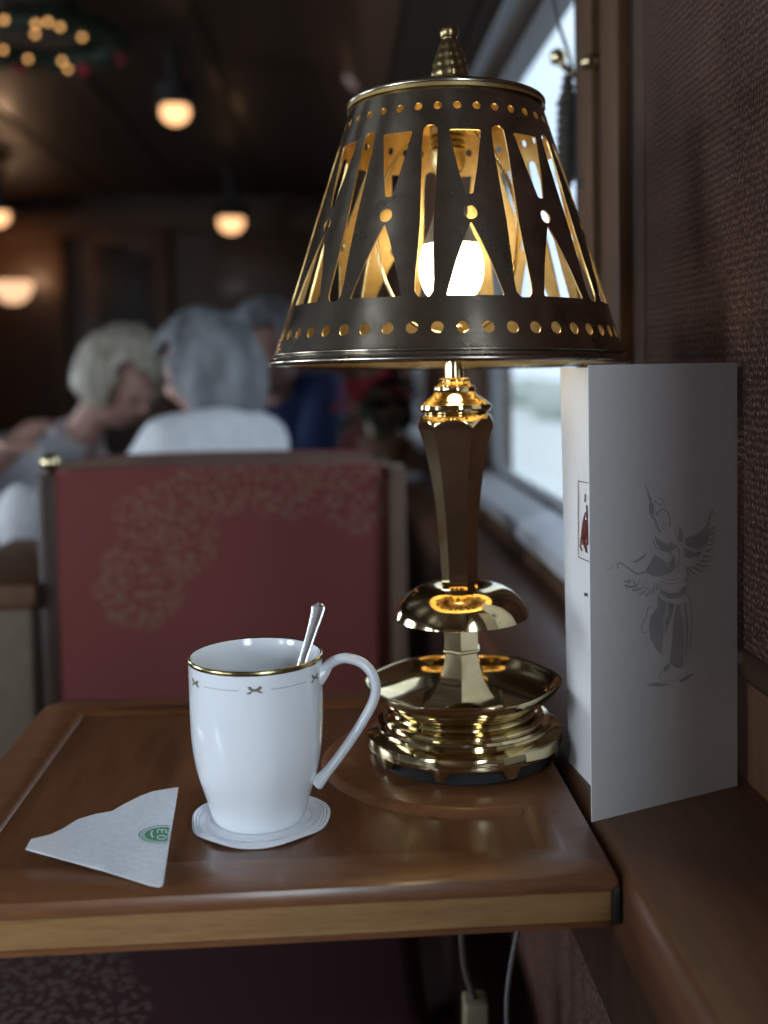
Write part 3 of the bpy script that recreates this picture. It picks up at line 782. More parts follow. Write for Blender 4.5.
# skirt with low cut-outs between its feet
bm = bmesh.new()
base = [(.0650, .0098), (.0672, .0100), (.0692, .0118), (.0696, .0145), (.0684, .0190), (.0640, .0225), (.0610, .0240), (.0606, .0255), (.0612, .0275), (.0598, .0295), (.0560, .0305), (.0554, .0320), (.0558, .0335), (.0540, .0352), (.0500, .0360), (.0494, .0380), (.0478, .0395), (.030, .0400), (0, .040)]
sb = base
lathe(bm, [(.055, .0100), (.0630, .0097)] + sb, 144)
for v in bm.verts:
    r = sqrt(v.co.x ** 2 + v.co.y ** 2); a = math.degrees(atan2(v.co.y, v.co.x)) % 40
    if r > .0605 and v.co.z < .0105 and 6 < a < 15: v.co.z -= .0060
    if v.co.z > .018: v.co.z = .018 + (v.co.z - .018) * .72
finish(bm, 'base', M['brass'], lamp, smooth=35)
def lobed(a, r, z): return 1 + .022 * cos(6 * (a + radians(8))) * min(1, r / .06)
bowl = [(.030, .0385), (.040, .0390), (.0445, .0400), (.0455, .0412), (.0500, .0435), (.0560, .0475), (.0605, .0530), (.0632, .0590), (.0640, .0615), (.0638, .0625), (.0626, .0622), (.0610, .0600), (.0590, .0550), (.0545, .0505), (.0480, .0468), (.040, .0440), (.026, .0428), (0, .0428)]
bowl = [(a * (1.055 if a > .044 else 1), .0325 + (b - .0385) * .82) for a, b in bowl]
lp(bowl, 'drip_bowl', M['brass'], 120, rf=lobed, sm=50)
hexr = lambda a0: a0
low = [(.0300, .0425), (.0290, .0445), (.0245, .0480), (.0210, .0530), (.0175, .0600), (.0148, .0680), (.0130, .0750), (.0118, .0790)]
low = [(a * (1 + .10 * max(0, (.06 - b) / .02)), .0368 + (b - .0425) * .99) for a, b in low]
lp([(0, .0368)] + low + [(0, .0730)], 'hexagonal_foot', M['brass'], 6, a0=radians(-90 - 8), sm=20)
lp([(0, .0725), (.0140, .0725), (.0146, .0735), (.0142, .0748), (.0134, .0752), (.0134, .1010), (0, .101)], 'hexagonal_neck', M['brass'], 6, a0=radians(-90 - 8), sm=20)
dome = [(.0085, .1165), (.0115, .1172), (.0145, .1195), (.0185, .1210), (.0230, .1208), (.0290, .1190), (.0350, .1155), (.0400, .1105), (.0435, .1050), (.0452, .1005), (.0455, .0990), (.0447, .0985), (.0440, .0995), (.0420, .1045), (.0385, .1095), (.0330, .1140), (.027, .1165), (.020, .1172), (.014, .1150), (.0085, .1120)]
dome = [(a * 1.035, b - .0018) for a, b in dome]
lp(dome, 'drip_cap', M['brass'], 96, rf=lambda a, r, z: 1 + .008 * cos(6 * a) * min(1, r / .04), sm=60, close=True)
lp([(0, .098), (.0105, .098), (.0105, .1175), (0, .1175)], 'neck_ring', M['brass'], 32)
# faceted vase: hexagon, front face toward the picture
hx = [(.0122, .1150), (.0124, .122), (.0126, .132), (.0131, .145), (.0139, .160), (.0150, .175), (.0166, .190), (.0186, .204), (.0210, .217), (.0236, .228), (.0258, .2355)]
VA = radians(-90 + 30 - 11)
cap = [(.115, .05), (.2225, .0300), (.2290, .0262), (.2335, .0256), (.2370, .0240), (.2388, .0222), (.2396, .0200)]
def capr(z):
    for (z0, r0), (z1, r1) in zip(cap, cap[1:]):
        if z <= z1: return r0 + (r1 - r0) * max(0, z - z0) / (z1 - z0)
    return .0200
def hexcut(a, r, z):
    ph = ((a - VA) % (pi / 3)) - pi / 6
    return min(r * cos(pi / 6) / cos(ph), capr(z)) / r
hp2 = [(p.x, (p.y - .115) * .955 + .1135) for p in smoothpath([(a, b, 0) for a, b in hx], 4)]
hp2 = [q for q in hp2 if q[1] < .2285] + [(.0258 + .0005 * k, .2285 + .0011 * k) for k in range(10)]
lp([(.004, .1125)] + hp2 + [(.004, .2400)], 'faceted_vase', M['brass'], 120, rf=lambda a, r, z: hexcut(a, r, z) if r > .01 else 1, a0=VA, sm=24)
col = [(0, .240), (.020, .240), (.0236, .2425), (.0252, .2446), (.0248, .2472), (.0228, .2482), (.0220, .2492), (.0190, .2515), (.0160, .2535), (.0140, .2560), (.0145, .2580), (.0140, .2600), (.0112, .2612), (.0104, .2632), (.0112, .2648), (.0085, .2660), (0, .266)]
col = [(a, b - .0025) for a, b in col]
lp(col, 'collar', M['brass'], 64, sm=40)
lp([(0, .254), (.0064, .254), (.0064, .292), (.0074, .293), (.0074, .298), (.005, .300), (0, .300)], 'stem', M['brass'], 32)
# harp: two wires from the stem up to the top of the shade
bm = bmesh.new()
for s in (-1, 1):
    tube(bm, smoothpath([(s * .004, .001, .292), (s * .030, .012, .305), (s * .048, .018, .345), (s * .046, .018, .395), (s * .020, .010, .434), (0, .002, .446)], 6), .0014, 8)
finish(bm, 'harp', M['brass'], lamp, smooth=60)
# socket and hanging bulb
sk = lp([(0, .448), (.005, .448), (.006, .440), (.012, .436), (.0125, .430), (.0115, .428), (.0125, .426), (.0115, .424), (.0125, .422), (.0115, .420), (.0125, .418), (.0115, .416), (.0118, .410), (.0095, .404), (0, .404)], 'socket', M['old_brass'], 32)
lp([(0, .406), (.0065, .406), (.0065, .390), (.0080, .386), (.0120, .372), (.0165, .360), (.0190, .3545), (0, .3545)], 'bulb_neck', plain('bulb_ceramic', (.8, .68, .5), .35), 32)
lp([(p.x, p.y) for p in smoothpath([(.0190, .3545, 0), (.0215, .346, 0), (.0222, .338, 0), (.0210, .329, 0), (.0170, .3205, 0), (.0095, .3155, 0), (0, .3140, 0)], 4)], 'bulb', emit('bulb_glow', (1, .78, .48), 18.0), 40, sm=80)
# pierced shade
H0, H1, R0, R1 = .2745, .4490, .1205, .0648
def rsh(h): return R0 + (R1 - R0) * (h - H0) / (H1 - H0)
def hm(h): return H0 + (h - .2745) * (H1 - H0) / .1790
holes = []
KU = .1
def circ(th, h, r, n=14):
    h = hm(h)
    R = rsh(h); return [(KU * (th + r * cos(2 * pi * k / n) / R), h + r * sin(2 * pi * k / n)) for k in range(n)]
def loopm(th, pts): return [(KU * (th + x / rsh(hm(h))), hm(h)) for x, h in pts]
PH = radians(-87)       # direction of the triangle pair right of centre
S0 = PH + 5.25 * 2 * pi / 11 - 2 * pi       # seam in a solid strip at the back
def thof(a): return (a - S0) % (2 * pi)
for k in range(48): holes.append(circ((k + .5) * 2 * pi / 48 % (2 * pi), .2935, .0037, 12))
for k in range(36): holes.append(circ((k + .5) * 2 * pi / 36, .4370, .0026, 10))
def rounded(pts, r, n=3):
    out = []
    m = len(pts)
    for i in range(m):
        a, b, c = Vector(pts[i - 1]), Vector(pts[i]), Vector(pts[(i + 1) % m])
        p = b + (a - b).normalized() * min(r, (a - b).length * .45); q = b + (c - b).normalized() * min(r, (c - b).length * .45)
        for j in range(n + 1):
            t = j / n; out.append(tuple((1 - t) ** 2 * p + 2 * t * (1 - t) * b + t * t * q))
    return out
def densify(pts, d=.006):
    out = []
    for i in range(len(pts)):
        a, b = Vector(pts[i]), Vector(pts[(i + 1) % len(pts)]); n = max(1, int((b - a).length / d))
        out += [tuple(a.lerp(b, j / n)) for j in range(n)]
    return out
NP = 11
for k in range(NP):
    th = thof(PH + 2 * pi * k / NP)
    holes.append(loopm(th, densify(rounded([(-.0102, .4205), (-.0060, .395), (-.0024, .3775), (.0024, .3775), (.0060, .395), (.0102, .4205)], .0016))))
    holes.append(circ(th, .3655, .0043, 16))
    holes.append(loopm(th, densify(rounded([(0, .3600), (-.0045, .3500), (-.0108, .3340), (-.0176, .3130), (.0176, .3130), (.0108, .3340), (.0045, .3500)], .0016))))
    th = thof(PH + 2 * pi * (k + .5) / NP)
    sl = [(-.0044, .4215), (-.0020, .4240), (.0020, .4240), (.0044, .4215), (.0050, .410), (.0046, .385), (.0042, .3600), (.0048, .340), (.0057, .322), (.0055, .3155), (.0030, .3120), (-.0030, .3120), (-.0055, .3155), (-.0057, .322), (-.0048, .340), (-.0042, .3600), (-.0046, .385), (-.0050, .410)]
    holes.append(loopm(th, densify(rounded(sl[::-1], .0012, 2))))
nx, ny = 150, 18
ot = [(KU * 2 * pi * i / nx, H0) for i in range(nx)] + [(KU * 2 * pi, H0 + (H1 - H0) * j / ny) for j in range(ny)] + [(KU * 2 * pi * (nx - i) / nx, H1) for i in range(nx)] + [(0, H1 - (H1 - H0) * j / ny) for j in range(ny)]
ex = [(KU * 2 * pi * (i + .5 * (j % 2)) / nx, H0 + (H1 - H0) * j / ny) for j in range(1, ny) for i in range(1, nx)]
V, Fs = cdt(ot, holes, ex)
bm = bmesh.new(); vv = []
for v in V:
    a = v.x / KU + S0; h = v.y; r = rsh(h)
    vv.append(bm.verts.new((r * cos(a), r * sin(a), h)))
for f in Fs:
    try: bm.faces.new([vv[i] for i in f])
    except ValueError: pass
bmesh.ops.remove_doubles(bm, verts=bm.verts[:], dist=2e-5)
sh = finish(bm, 'shade', [M['shade_out'], M['shade_in']], lamp, smooth=0)
# outward normals, then give the sheet its thickness and keep the cut edges crisp
me = sh.data; p0 = me.polygons[0]
if Vector((p0.center.x, p0.center.y, 0)).dot(p0.normal) < 0: me.flip_normals()
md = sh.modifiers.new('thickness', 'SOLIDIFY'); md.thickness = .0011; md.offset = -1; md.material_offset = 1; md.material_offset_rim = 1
dg = bpy.context.evaluated_depsgraph_get(); dg.update()
nm = bpy.data.meshes.new_from_object(sh.evaluated_get(dg)); sh.modifiers.clear(); sh.data = nm
for p in nm.polygons: p.use_smooth = True
nm.set_sharp_from_angle(angle=radians(40))
def torus(r, h, w, hh, name, m):
    bm = bmesh.new(); prof = [(r + w * cos(2 * pi * k / 12), h + hh * sin(2 * pi * k / 12)) for k in range(12)]
    lathe(bm, prof, 128, close=True); o = finish(bm, name, m, sh, smooth=70); return o
sh.location = (-.0106, -.0052, -.0012); sh.rotation_euler = (radians(-1.1), radians(1.3), 0)
torus(R1 + .0008, H1 + .0008, .0020, .0022, 'top_rim', M['shade_out'])
torus(R0 + .0008, H0 + .0004, .0021, .0022, 'bottom_rim', M['shade_out'])
torus(R0 - .0007, H0 + .0058, .0012, .0010, 'bead', M['shade_out'])
lp([(.0660, H1 - .001), (.0675, H1 - .003), (.0670, H1 + .0002), (.0610, H1 - .0005), (.030, H1 + .001), (.010, H1 + .002), (0, H1 + .002), (0, H1), (.010, H1), (.030, H1 - .001), (.061, H1 - .003), (.0660, H1 - .004)], 'top_plate', M['shade_in'], 96, sm=30).parent = sh
# pine-cone finial
bm = bmesh.new()
fin = [(0, .459), (.0090, .459), (.0098, .461), (.0100, .464), (.0104, .467), (.0108, .472), (.0104, .478), (.0096, .484), (.0084, .490), (.0070, .4955), (.0056, .500), (.0048, .5025), (.0042, .504), (.0050, .5055), (.0056, .508), (.0052, .5105), (.0034, .5125), (0, .5130)]
fs = [(p.x, max(p.y, .459)) for p in smoothpath([(a, b, 0) for a, b in fin], 4)]
lathe(bm, [(0, .459)] + [f for f in fs if f[0] > 1e-4] + [(0, .5132)], 48, rf=lambda a, r, z: 1 + (.16 * abs(sin(4 * a + (z - .46) * 60)) * (.3 + .7 * abs(sin((z - .46) * 520))) if .464 < z < .503 else 0))
bm.transform(Matrix.Translation((.0028, 0, .0)) @ Matrix.Diagonal((1.14, 1.14, 1, 1))); bm.transform(Matrix.Translation((0, 0, -.0112))); finish(bm, 'finial', M['old_brass'], lamp, smooth=50)

# ------------------------------------------------------------------ cables under the table
def cab(pts, r, name, mat, label):
    bm = bmesh.new(); tube(bm, smoothpath(pts, 8), r, 10); return tag(finish(bm, name, mat, smooth=70), label, 'cable')
cb = cab([P(462, 905, .80), P(462, 940, .80), P(465, 968, .80), P(472, 992, .80), P(475, 1003, .80)], .0028, 'lamp_cable', M['cable'], 'brown-grey cable ending in a cream plug under the table')
bm = bmesh.new(); a = P(475.5, 998, .80); box(bm, (a.x - .0095, .79, a.z - .045), (a.x + .0095, .812, a.z), .003, 3)
tag(finish(bm, 'plug', M['plug'], cb), 'cream plug', None)
cab([P(524, 905, .76), P(517, 935, .76), P(511, 965, .76), P(507, 1000, .76), P(508, 1040, .76), P(515, 1100, .76)], .0019, 'thin_cable', M['cable_light'], 'thin silvery cable hanging under the table by the wall')

# ------------------------------------------------------------------ hook, cord and tassel at the window
hk = empty('curtain_hook', (XW - .012, 1.06, P(588, 62, 1.06).z), 'brass double hook with round knobs on the window post', 'hook')
h0 = Vector(hk.location)
k1, k2, kc = P(558, 57, 1.13), P(591, 62, 1.03), P(573, 74, 1.12)
bm = bmesh.new()
tube(bm, smoothpath([k1 - h0, P(562, 64, 1.12) - h0, kc - h0, P(582, 70, 1.1) - h0, k2 - h0, Vector((0, 0, -.004))], 6), .0036, 10); finish(bm, 'arm', M['old_brass'], hk)
bm = bmesh.new(); ball(bm, k1 - h0, .0090); finish(bm, 'knob', M['brass'], hk)
bm = bmesh.new(); ball(bm, k2 - h0, .0085, sc=(1.2, 1, .9)); finish(bm, 'knob', M['brass'], hk)
tz = P(568, 74, 1.12)
bm = bmesh.new()
seq = []; H = tz.z - P(566, 186, 1.12).z
for k in range(40):
    t = k / 39; r = .005 + .0055 * min(1, t * 3.0) + (.0015 * sin(k * 2.1)) + (.002 if .2 < t < .27 else 0)
    if t > .93: r *= .6
    seq.append((r, -t * H))
lathe(bm, [(0, .002)] + seq + [(0, -H - .001)], 20)
ts = finish(bm, 'tassel', plain('dark_braid', (.07, .06, .05), .8), smooth=40, loc=(tz.x, tz.y, tz.z - .002)); ts.rotation_euler = (0, radians(1.5), 0)
tag(ts, 'dark braided tassel hanging from the brass window hook', 'tassel')
bm = bmesh.new(); tube(bm, [(0, 0, -H), (0.001, 0, -H - .07)], .0025, 8); finish(bm, 'tail', M['cable'], ts)
bm = bmesh.new(); tube(bm, smoothpath([P(549, -30, 1.12), P(558, 20, 1.12), P(568, 52, 1.12), P(573, 74, 1.118)], 5), .0021, 8)
tag(finish(bm, 'blind_cord', M['darkmetal'], smooth=70), 'thin grey cord running down to the brass hook', 'cord')
sc_ = P(594, 183, 1.07); bm = bmesh.new(); ball(bm, (XW - .013, 1.07, sc_.z), .0045, 12, 8, (.6, 1, 1))
tag(finish(bm, 'screw', M['darkmetal']), 'small dark screw head on the window post', 'screw')

# ------------------------------------------------------------------ chairs
def make_chair(label, red, cush):
    root = empty('dining_chair', (0, 0, 0), label, 'chair', 'red brocade dining chairs')
    # local: backrest faces -Y, seat extends toward -Y
    def arch(w, z0, z1, rise, y, t, name, mat, bev):
        bm = bmesh.new(); pts = [(-w, z0), (w, z0)] + [(w * cos(pi * k / 14), z1 + rise * sin(pi * k / 14) ** .8) for k in range(15)]
        A = [bm.verts.new((px_, y, pz)) for px_, pz in pts]; B = [bm.verts.new((px_, y + t, pz)) for px_, pz in pts]
        n = len(A)
        for i in range(n): bm.faces.new((A[i], B[i], B[(i + 1) % n], A[(i + 1) % n]))
        f1 = bm.faces.new(A); f2 = bm.faces.new(B[::-1])
        bmesh.ops.bevel(bm, geom=list(f1.edges), offset=bev, segments=3, affect='EDGES')
        return finish(bm, name, mat, root, smooth=50)
    arch(.206, .45, .868, .008, -.035, .055, 'backrest', red, .018)
    arch(.214, .40, .864, .011, .0205, .028, 'back_panel', M['gold_cloth'], .006)
    for s in (-1, 1):
        bm = bmesh.new(); xo = s * .2165
        box(bm, (xo - .011, -.020, 0), (xo + .011, .040, .868), .004); finish(bm, 'back_post', M['darkwood'] if s < 0 else M['gold_cloth'], root)
        bm = bmesh.new(); box(bm, (s * .19 - .018, -.46, 0), (s * .19 + .018, -.424, .36), .004); finish(bm, 'leg', M['darkwood'], root)
    bm = bmesh.new(); ball(bm, (-.2165, .01, .880), .012); finish(bm, 'knob', M['brass'], root)
    bm = bmesh.new(); box(bm, (-.212, -.50, .37), (.212, -.036, .452), .022, 3); finish(bm, 'seat', cush, root, smooth=60)
    bm = bmesh.new(); box(bm, (-.205, -.47, .33), (.205, .02, .372), .004); finish(bm, 'seat_frame', M['darkwood'], root)
    return root
M['gold_cloth'] = plain('tan_edging', (.17, .11, .075), .8)
red = brocade('red_brocade_back', [(0, .865, .08), (.08, .86, .09), (.17, .85, .10), (-.065, .79, .09), (-.10, .735, .08)], .8)
cush = brocade('red_brocade_seat_shaded', [(-.16, -.42, .15), (-.20, -.28, .13), (-.08, -.46, .08)], .9, (0, 1), (.030, .007, .009), (.075, .05, .036))  # cloth colours darkened to stand in for shade under the table
ch = make_chair('red brocade dining chair facing the camera across the tray table', red, cush)
c_l = P(40, 480, 1.36); c_r = P(404, 480, 1.36)
ch.location = ((c_l.x + c_r.x) / 2, 1.36, 0); ch.rotation_euler = (0, 0, radians(0))
ch2 = copy_tree(ch); ch2.location = (-.155, 1.53, 0); ch2.rotation_euler = (0, 0, pi)
ch2['label'] = 'red brocade chair back to back with the nearest one, under the grey-bobbed woman'
for c in ch2.children:
    if c.name.startswith('knob'): bpy.data.objects.remove(c); break
ch3 = copy_tree(ch); ch3.location = (-1.08, 2.76, 0); ch3.rotation_euler = (0, 0, radians(80))
ch3['label'] = 'red brocade chair under the pale-haired woman, farther back on the left'
ch4 = copy_tree(ch); ch4.location = (-.10, 3.62, 0); ch4.rotation_euler = (0, 0, radians(-20))
ch4['label'] = 'red brocade chair under the man in navy, beyond the grey bob'
ch5 = copy_tree(ch); ch5.location = (-1.40, 2.02, 0); ch5.rotation_euler = (0, 0, radians(110))
ch5['label'] = 'red brocade chair under the person at the left edge of the picture'

# armrest seat across on the left
arm = empty('armchair', (P(8, 590, 1.40).x, 1.40, 0), 'upholstered chair arm with a wooden top at the left edge, beside the red chair', 'armchair')
az = P(15, 578, 1.42).z; ae = P(30, 600, 1.30).x - arm.location.x
bm = bmesh.new(); box(bm, (ae - .14, -.08, az - .022), (ae, .30, az + .010), .008, 3); finish(bm, 'arm_top', M['wallwood'], arm)
bm = bmesh.new(); box(bm, (ae - .13, -.07, .10), (ae - .008, .28, az - .021), .006); finish(bm, 'side_panel', plain('beige_cloth', (.17, .125, .09), .9), arm)
bm = bmesh.new(); box(bm, (ae - .58, -.06, .28), (ae - .131, .30, .45), .02, 3); finish(bm, 'seat', red, arm)
for s in (0, 1):
    bm = bmesh.new(); box(bm, (ae - .07, -.06 + s * .30, 0), (ae - .03, -.02 + s * .30, .102), .003); finish(bm, 'leg', M['darkwood'], arm)

# ------------------------------------------------------------------ people
def skin_mesh(name, verts, edges, radii, lv=1):
    me = bpy.data.meshes.new(name); me.from_pydata([tuple(v) for v in verts], edges, []); o = bpy.data.objects.new(name, me); COL.objects.link(o)
    o.modifiers.new('skin', 'SKIN'); lay = me.skin_vertices[0].data
    for i, r in enumerate(radii): lay[i].radius = (r, r) if not isinstance(r, tuple) else r
    lay[0].use_root = True
    s = o.modifiers.new('sub', 'SUBSURF'); s.levels = lv; s.render_levels = lv
    dg = bpy.context.evaluated_depsgraph_get(); dg.update()
    nm = bpy.data.meshes.new_from_object(o.evaluated_get(dg)); bpy.data.objects.remove(o)
    return nm
def head_bm(bm, c, R, s=1.0):
    g = bmesh.ops.create_uvsphere(bm, u_segments=36, v_segments=26, radius=1)
    for v in g['verts']:
        d = v.co.normalized(); x, y, z = d
        p = Vector((x * .074, y * .094, z * .115))
        if z < 0: p.x *= 1 + .22 * z; p.y *= 1 + .10 * z if y < 0 else 1
        if y > .2:                                            # face
            p.y += .024 * exp(-((x / .16) ** 2)) * exp(-(((z + .12) / .17) ** 2))      # nose
            p.y -= .009 * (exp(-(((abs(x) - .34) / .15) ** 2)) * exp(-(((z - .05) / .12) ** 2)))   # sockets
            p.y += .005 * exp(-(((z - .22) / .09) ** 2)) * exp(-(x / .5) ** 2)          # brow
            p.y += .006 * exp(-((x / .28) ** 2)) * exp(-(((z + .50) / .08) ** 2)) - .004 * exp(-((x / .28) ** 2)) * exp(-(((z + .44) / .03) ** 2))
            p.y += .010 * exp(-((x / .3) ** 2)) * exp(-(((z + .80) / .14) ** 2))       # chin
        v.co = c + R @ (p * s)
    for sd in (-1, 1):
        g = bmesh.ops.create_uvsphere(bm, u_segments=10, v_segments=8, radius=1)
        for v in g['verts']: v.co = c + R @ (Vector((sd * .076 + v.co.x * .010, -.006 + v.co.y * .018, -.008 + v.co.z * .031)) * s)
def person(label, loc, rz, J, head_R, hair, hairm, cloth, legs, s=1.0, hands=True):
    """J: joints in local space (facing +Y): pelvis, waist, chest, neck, head, sho, elb, wri for each side, knee, ankle."""
    root = empty('person', loc, label, 'person', rz=rz)
    vs = []; es = []; rs = []
    def add(p, r, par=None):
        vs.append(Vector(p)); rs.append(r)
        if par is not None: es.append((par, len(vs) - 1))
        return len(vs) - 1
    pe = add(J['pelvis'], .115 * s); wa = add(J['waist'], .105 * s, pe); chs = add(J['chest'], .115 * s, wa)
    nk = add(J['neck'], .052 * s, chs); hd = add(Vector(J['head']) + head_R @ Vector((0, -.02, -.03)), .05 * s, nk)
    sides = {}
    for k in (-1, 1):
        sh_ = add(J['sho'][k], .055 * s, chs); el = add(J['elb'][k], .042 * s, sh_); mid = add(Vector(J['elb'][k]).lerp(Vector(J['wri'][k]), .5), .036 * s, el)
        wr = add(J['wri'][k], .024 * s, mid)
        d = (Vector(J['wri'][k]) - Vector(J['elb'][k])).normalized(); pm = add(Vector(J['wri'][k]) + d * .05, .030 * s, wr)
        sidev = d.cross(Vector((0, 0, 1))).normalized(); dn = Vector((0, 0, -1))
        for f, (off, ln) in enumerate(((-.027, .060), (-.009, .072), (.010, .068), (.028, .054))):
            a = add(Vector(J['wri'][k]) + d * .088 + sidev * off, .0095, pm); b = add(vs[a] + (d * .8 + dn * .35) * ln * .5, .0085, a); add(vs[b] + (d * .5 + dn * .7) * ln * .45, .0075, b)
        a = add(Vector(J['wri'][k]) + d * .045 - sidev * k * .034, .0105, wr); add(vs[a] + (d * .8 - sidev * k * .5) * .035, .009, a)
        hp_ = add(Vector(J['pelvis']) + Vector((k * .10, .03, -.01)), .088 * s, pe); kn = add(J['knee'][k], .062 * s, hp_); an = add(J['ankle'][k], .040 * s, kn)
        add(Vector(J['ankle'][k]) + Vector((0, .14, -.035)), .036 * s, an)
    me = skin_mesh('b', vs, es, rs, 1)
    bm = bmesh.new(); bm.from_mesh(me); head_bm(bm, Vector(J['head']), head_R, s)
    body = finish(bm, 'body', M['skin'], root, smooth=0)
    rm = body.modifiers.new('join', 'REMESH'); rm.mode = 'VOXEL'; rm.voxel_size = .006; rm.use_smooth_shade = True
    dg = bpy.context.evaluated_depsgraph_get(); dg.update()
    nm = bpy.data.meshes.new_from_object(body.evaluated_get(dg)); body.modifiers.clear(); body.data = nm
    bm = bmesh.new(); bm.from_mesh(nm); seen = set(); isl = []
    for v in bm.verts:
        if v in seen: continue
        st_ = [v]; seen.add(v); part_ = []
        while st_:
            q = st_.pop(); part_.append(q)
            for e in q.link_edges:
                w = e.other_vert(q)
                if w not in seen: seen.add(w); st_.append(w)
        isl.append(part_)
    isl.sort(key=len)
    for p_ in isl[:-1]: bmesh.ops.delete(bm, geom=p_, context='VERTS')
    bm.to_mesh(nm); bm.free()
    for sd in (-1, 1):
        bm = bmesh.new(); ball(bm, Vector(J['head']) + head_R @ (Vector((sd * .029, .083, .004)) * s), .0105 * s, 12, 8); finish(bm, 'eye', M['eye'], root)
    # clothes: thicker skins over trunk and sleeves, and over hips and legs
    vs, es, rs = [], [], []
    pe = add(Vector(J['pelvis']) + Vector((0, 0, .02)), .132 * s); wa = add(J['waist'], .122 * s, pe); chs = add(J['chest'], .134 * s, wa); add(Vector(J['chest']).lerp(Vector(J['neck']), .98), .062 * s, chs)
    for k in (-1, 1):
        sh_ = add(J['sho'][k], .074 * s, chs); el = add(J['elb'][k], .058 * s, sh_); add(Vector(J['elb'][k]).lerp(Vector(J['wri'][k]), .86), .042 * s, el)
    me = skin_mesh('s', vs, es, rs, 2); bm = bmesh.new(); bm.from_mesh(me); finish(bm, 'shirt', cloth, root, smooth=180)
    vs, es, rs = [], [], []
    pe = add(J['pelvis'], .126 * s)
    for k in (-1, 1):
        hp_ = add(Vector(J['pelvis']) + Vector((k * .10, .03, -.01)), .099 * s, pe); kn = add(J['knee'][k], .076 * s, hp_); add(Vector(J['knee'][k]).lerp(Vector(J['ankle'][k]), .9), .060 * s, kn)
    me = skin_mesh('t', vs, es, rs, 2); bm = bmesh.new(); bm.from_mesh(me); finish(bm, 'trousers', legs, root, smooth=180)
    for k in (-1, 1):
        bm = bmesh.new(); a = Vector(J['ankle'][k]); ball(bm, a + Vector((0, .07, -.045)), .05, 16, 10, (.95, 2.4, .85)); finish(bm, 'shoe', M['black'], root, smooth=80)
    if hair:
        bm = bmesh.new(); g = bmesh.ops.create_uvsphere(bm, u_segments=48, v_segments=36, radius=1)
        kill = []
        for v in g['verts']:
            d = v.co.normalized(); x, y, z = d
            k = 1.0 + .05 * noise.noise(d * 6) + .03 * noise.noise(d * 15)
            p = Vector((x * .090, y * .106 - .006, z * .122 + .010)) * k
            if hair == 'bob':
                p.x *= 1.10; p.y *= 1.06
                if z < -.1: p.x *= 1.06; p.z *= 1.28; p.y *= 1.06
            if hair == 'curly': p *= 1.05 + .05 * noise.noise(d * 9)
            lim = {'bob': -.86, 'curly': -.45, 'short': -.30}[hair]
            face = y > .42 and z < .42 + .25 * abs(x) and abs(x) < .80
            if z < lim or face: kill.append(v)
            v.co = Vector(J['head']) + head_R @ (p * s)
        bmesh.ops.delete(bm, geom=kill, context='VERTS')
        h = finish(bm, 'hair', hairm, root, smooth=180)
        sm = h.modifiers.new('t', 'SOLIDIFY'); sm.thickness = .016; sm.offset = 1
    return root
M['eye'] = plain('eye', (.12, .10, .09), .2)
def seated(lean=.12, neck=.86, head=(0, .2, .99), armf=.26, up=.0, hz=.64):
    return dict(pelvis=(0, 0, .575), waist=(0, lean * .35, .68), chest=(0, lean * .8, .765), neck=(0, lean * 1.15, neck), head=head,
                sho={-1: (-.165, lean * .95, .80), 1: (.165, lean * .95, .80)}, elb={-1: (-.215, .10 + lean, .60), 1: (.215, .10 + lean, .60)},
                wri={-1: (-.12, armf + lean, hz), 1: (.12, armf + lean, hz + up)}, knee={-1: (-.13, .43, .545), 1: (.13, .43, .545)}, ankle={-1: (-.13, .42, .09), 1: (.13, .42, .09)})
def place(loc, rz, p):          # world point -> local of a thing at loc turned by rz
    v = Vector(p) - Vector(loc); return Matrix.Rotation(-rz, 3, 'Z') @ v
def hrot(yaw, pitch): return Matrix.Rotation(yaw, 3, 'Z') @ Matrix.Rotation(pitch, 3, 'X')
# woman with the grey bob, sitting with her back to the camera, head turned left
loc = (-.20, 1.99, 0); rz = radians(48)
hw = P(207, 372, 2.09); J = seated(.05, .89, place(loc, rz, hw))
J['chest'] = (0.0, .03, .80); J['neck'] = (0, .06, .915)
for k in (-1, 1): J['sho'][k] = (k * .125, .03, .855); J['knee'][k] = (k * .12, .32, .545); J['ankle'][k] = (k * .12, .30, .09)
person('woman with a grey bob and white top, seated with her back to the camera', loc, rz, J, hrot(radians(34), radians(-18)), 'bob', M['hair_grey'], M['white_cloth'], M['trouser'], .82)
# pale curly-haired woman facing her, looking down
loc = (-.90, 2.74, 0); rz = radians(-100)
hw = P(121, 384, 2.50); J = seated(.16, .88, place(loc, rz, hw), armf=.22)
hl = Vector(J['head']); J['neck'] = tuple(hl * .72 + Vector((0, 0, .26)) * 0 + Vector((0, 0, 0)))
J['neck'] = (hl.x * .75, hl.y * .75, hl.z - .115); J['chest'] = (hl.x * .5, hl.y * .5, .755)
for k in (-1, 1): J['sho'][k] = (hl.x * .55 + k * .16, hl.y * .55, .805)
person('woman with pale curly hair and white collar, looking down at left', loc, rz, J, hrot(radians(-22), radians(-34)), 'curly', M['hair_pale'], M['white_cloth'], M['trouser'], .9)
# man in navy beyond them
loc = (-.12, 3.36, 0); rz = radians(145)
hw = P(268, 352, 3.05); J = seated(.15, .93, place(loc, rz, hw), armf=.24, hz=.76)
hl = Vector(J['head']); J['neck'] = (hl.x * .8, hl.y * .75, hl.z - .12); J['chest'] = (hl.x * .3, hl.y * .5, .85)
for k in (-1, 1): J['sho'][k] = (hl.x * .35 + k * .18, hl.y * .5, .925)
person('man in a navy shirt seated beyond the woman with the grey bob', loc, rz, J, hrot(radians(0), radians(-15)), 'short', M['hair_grey'], M['navy'], M['trouser'], 1.05)
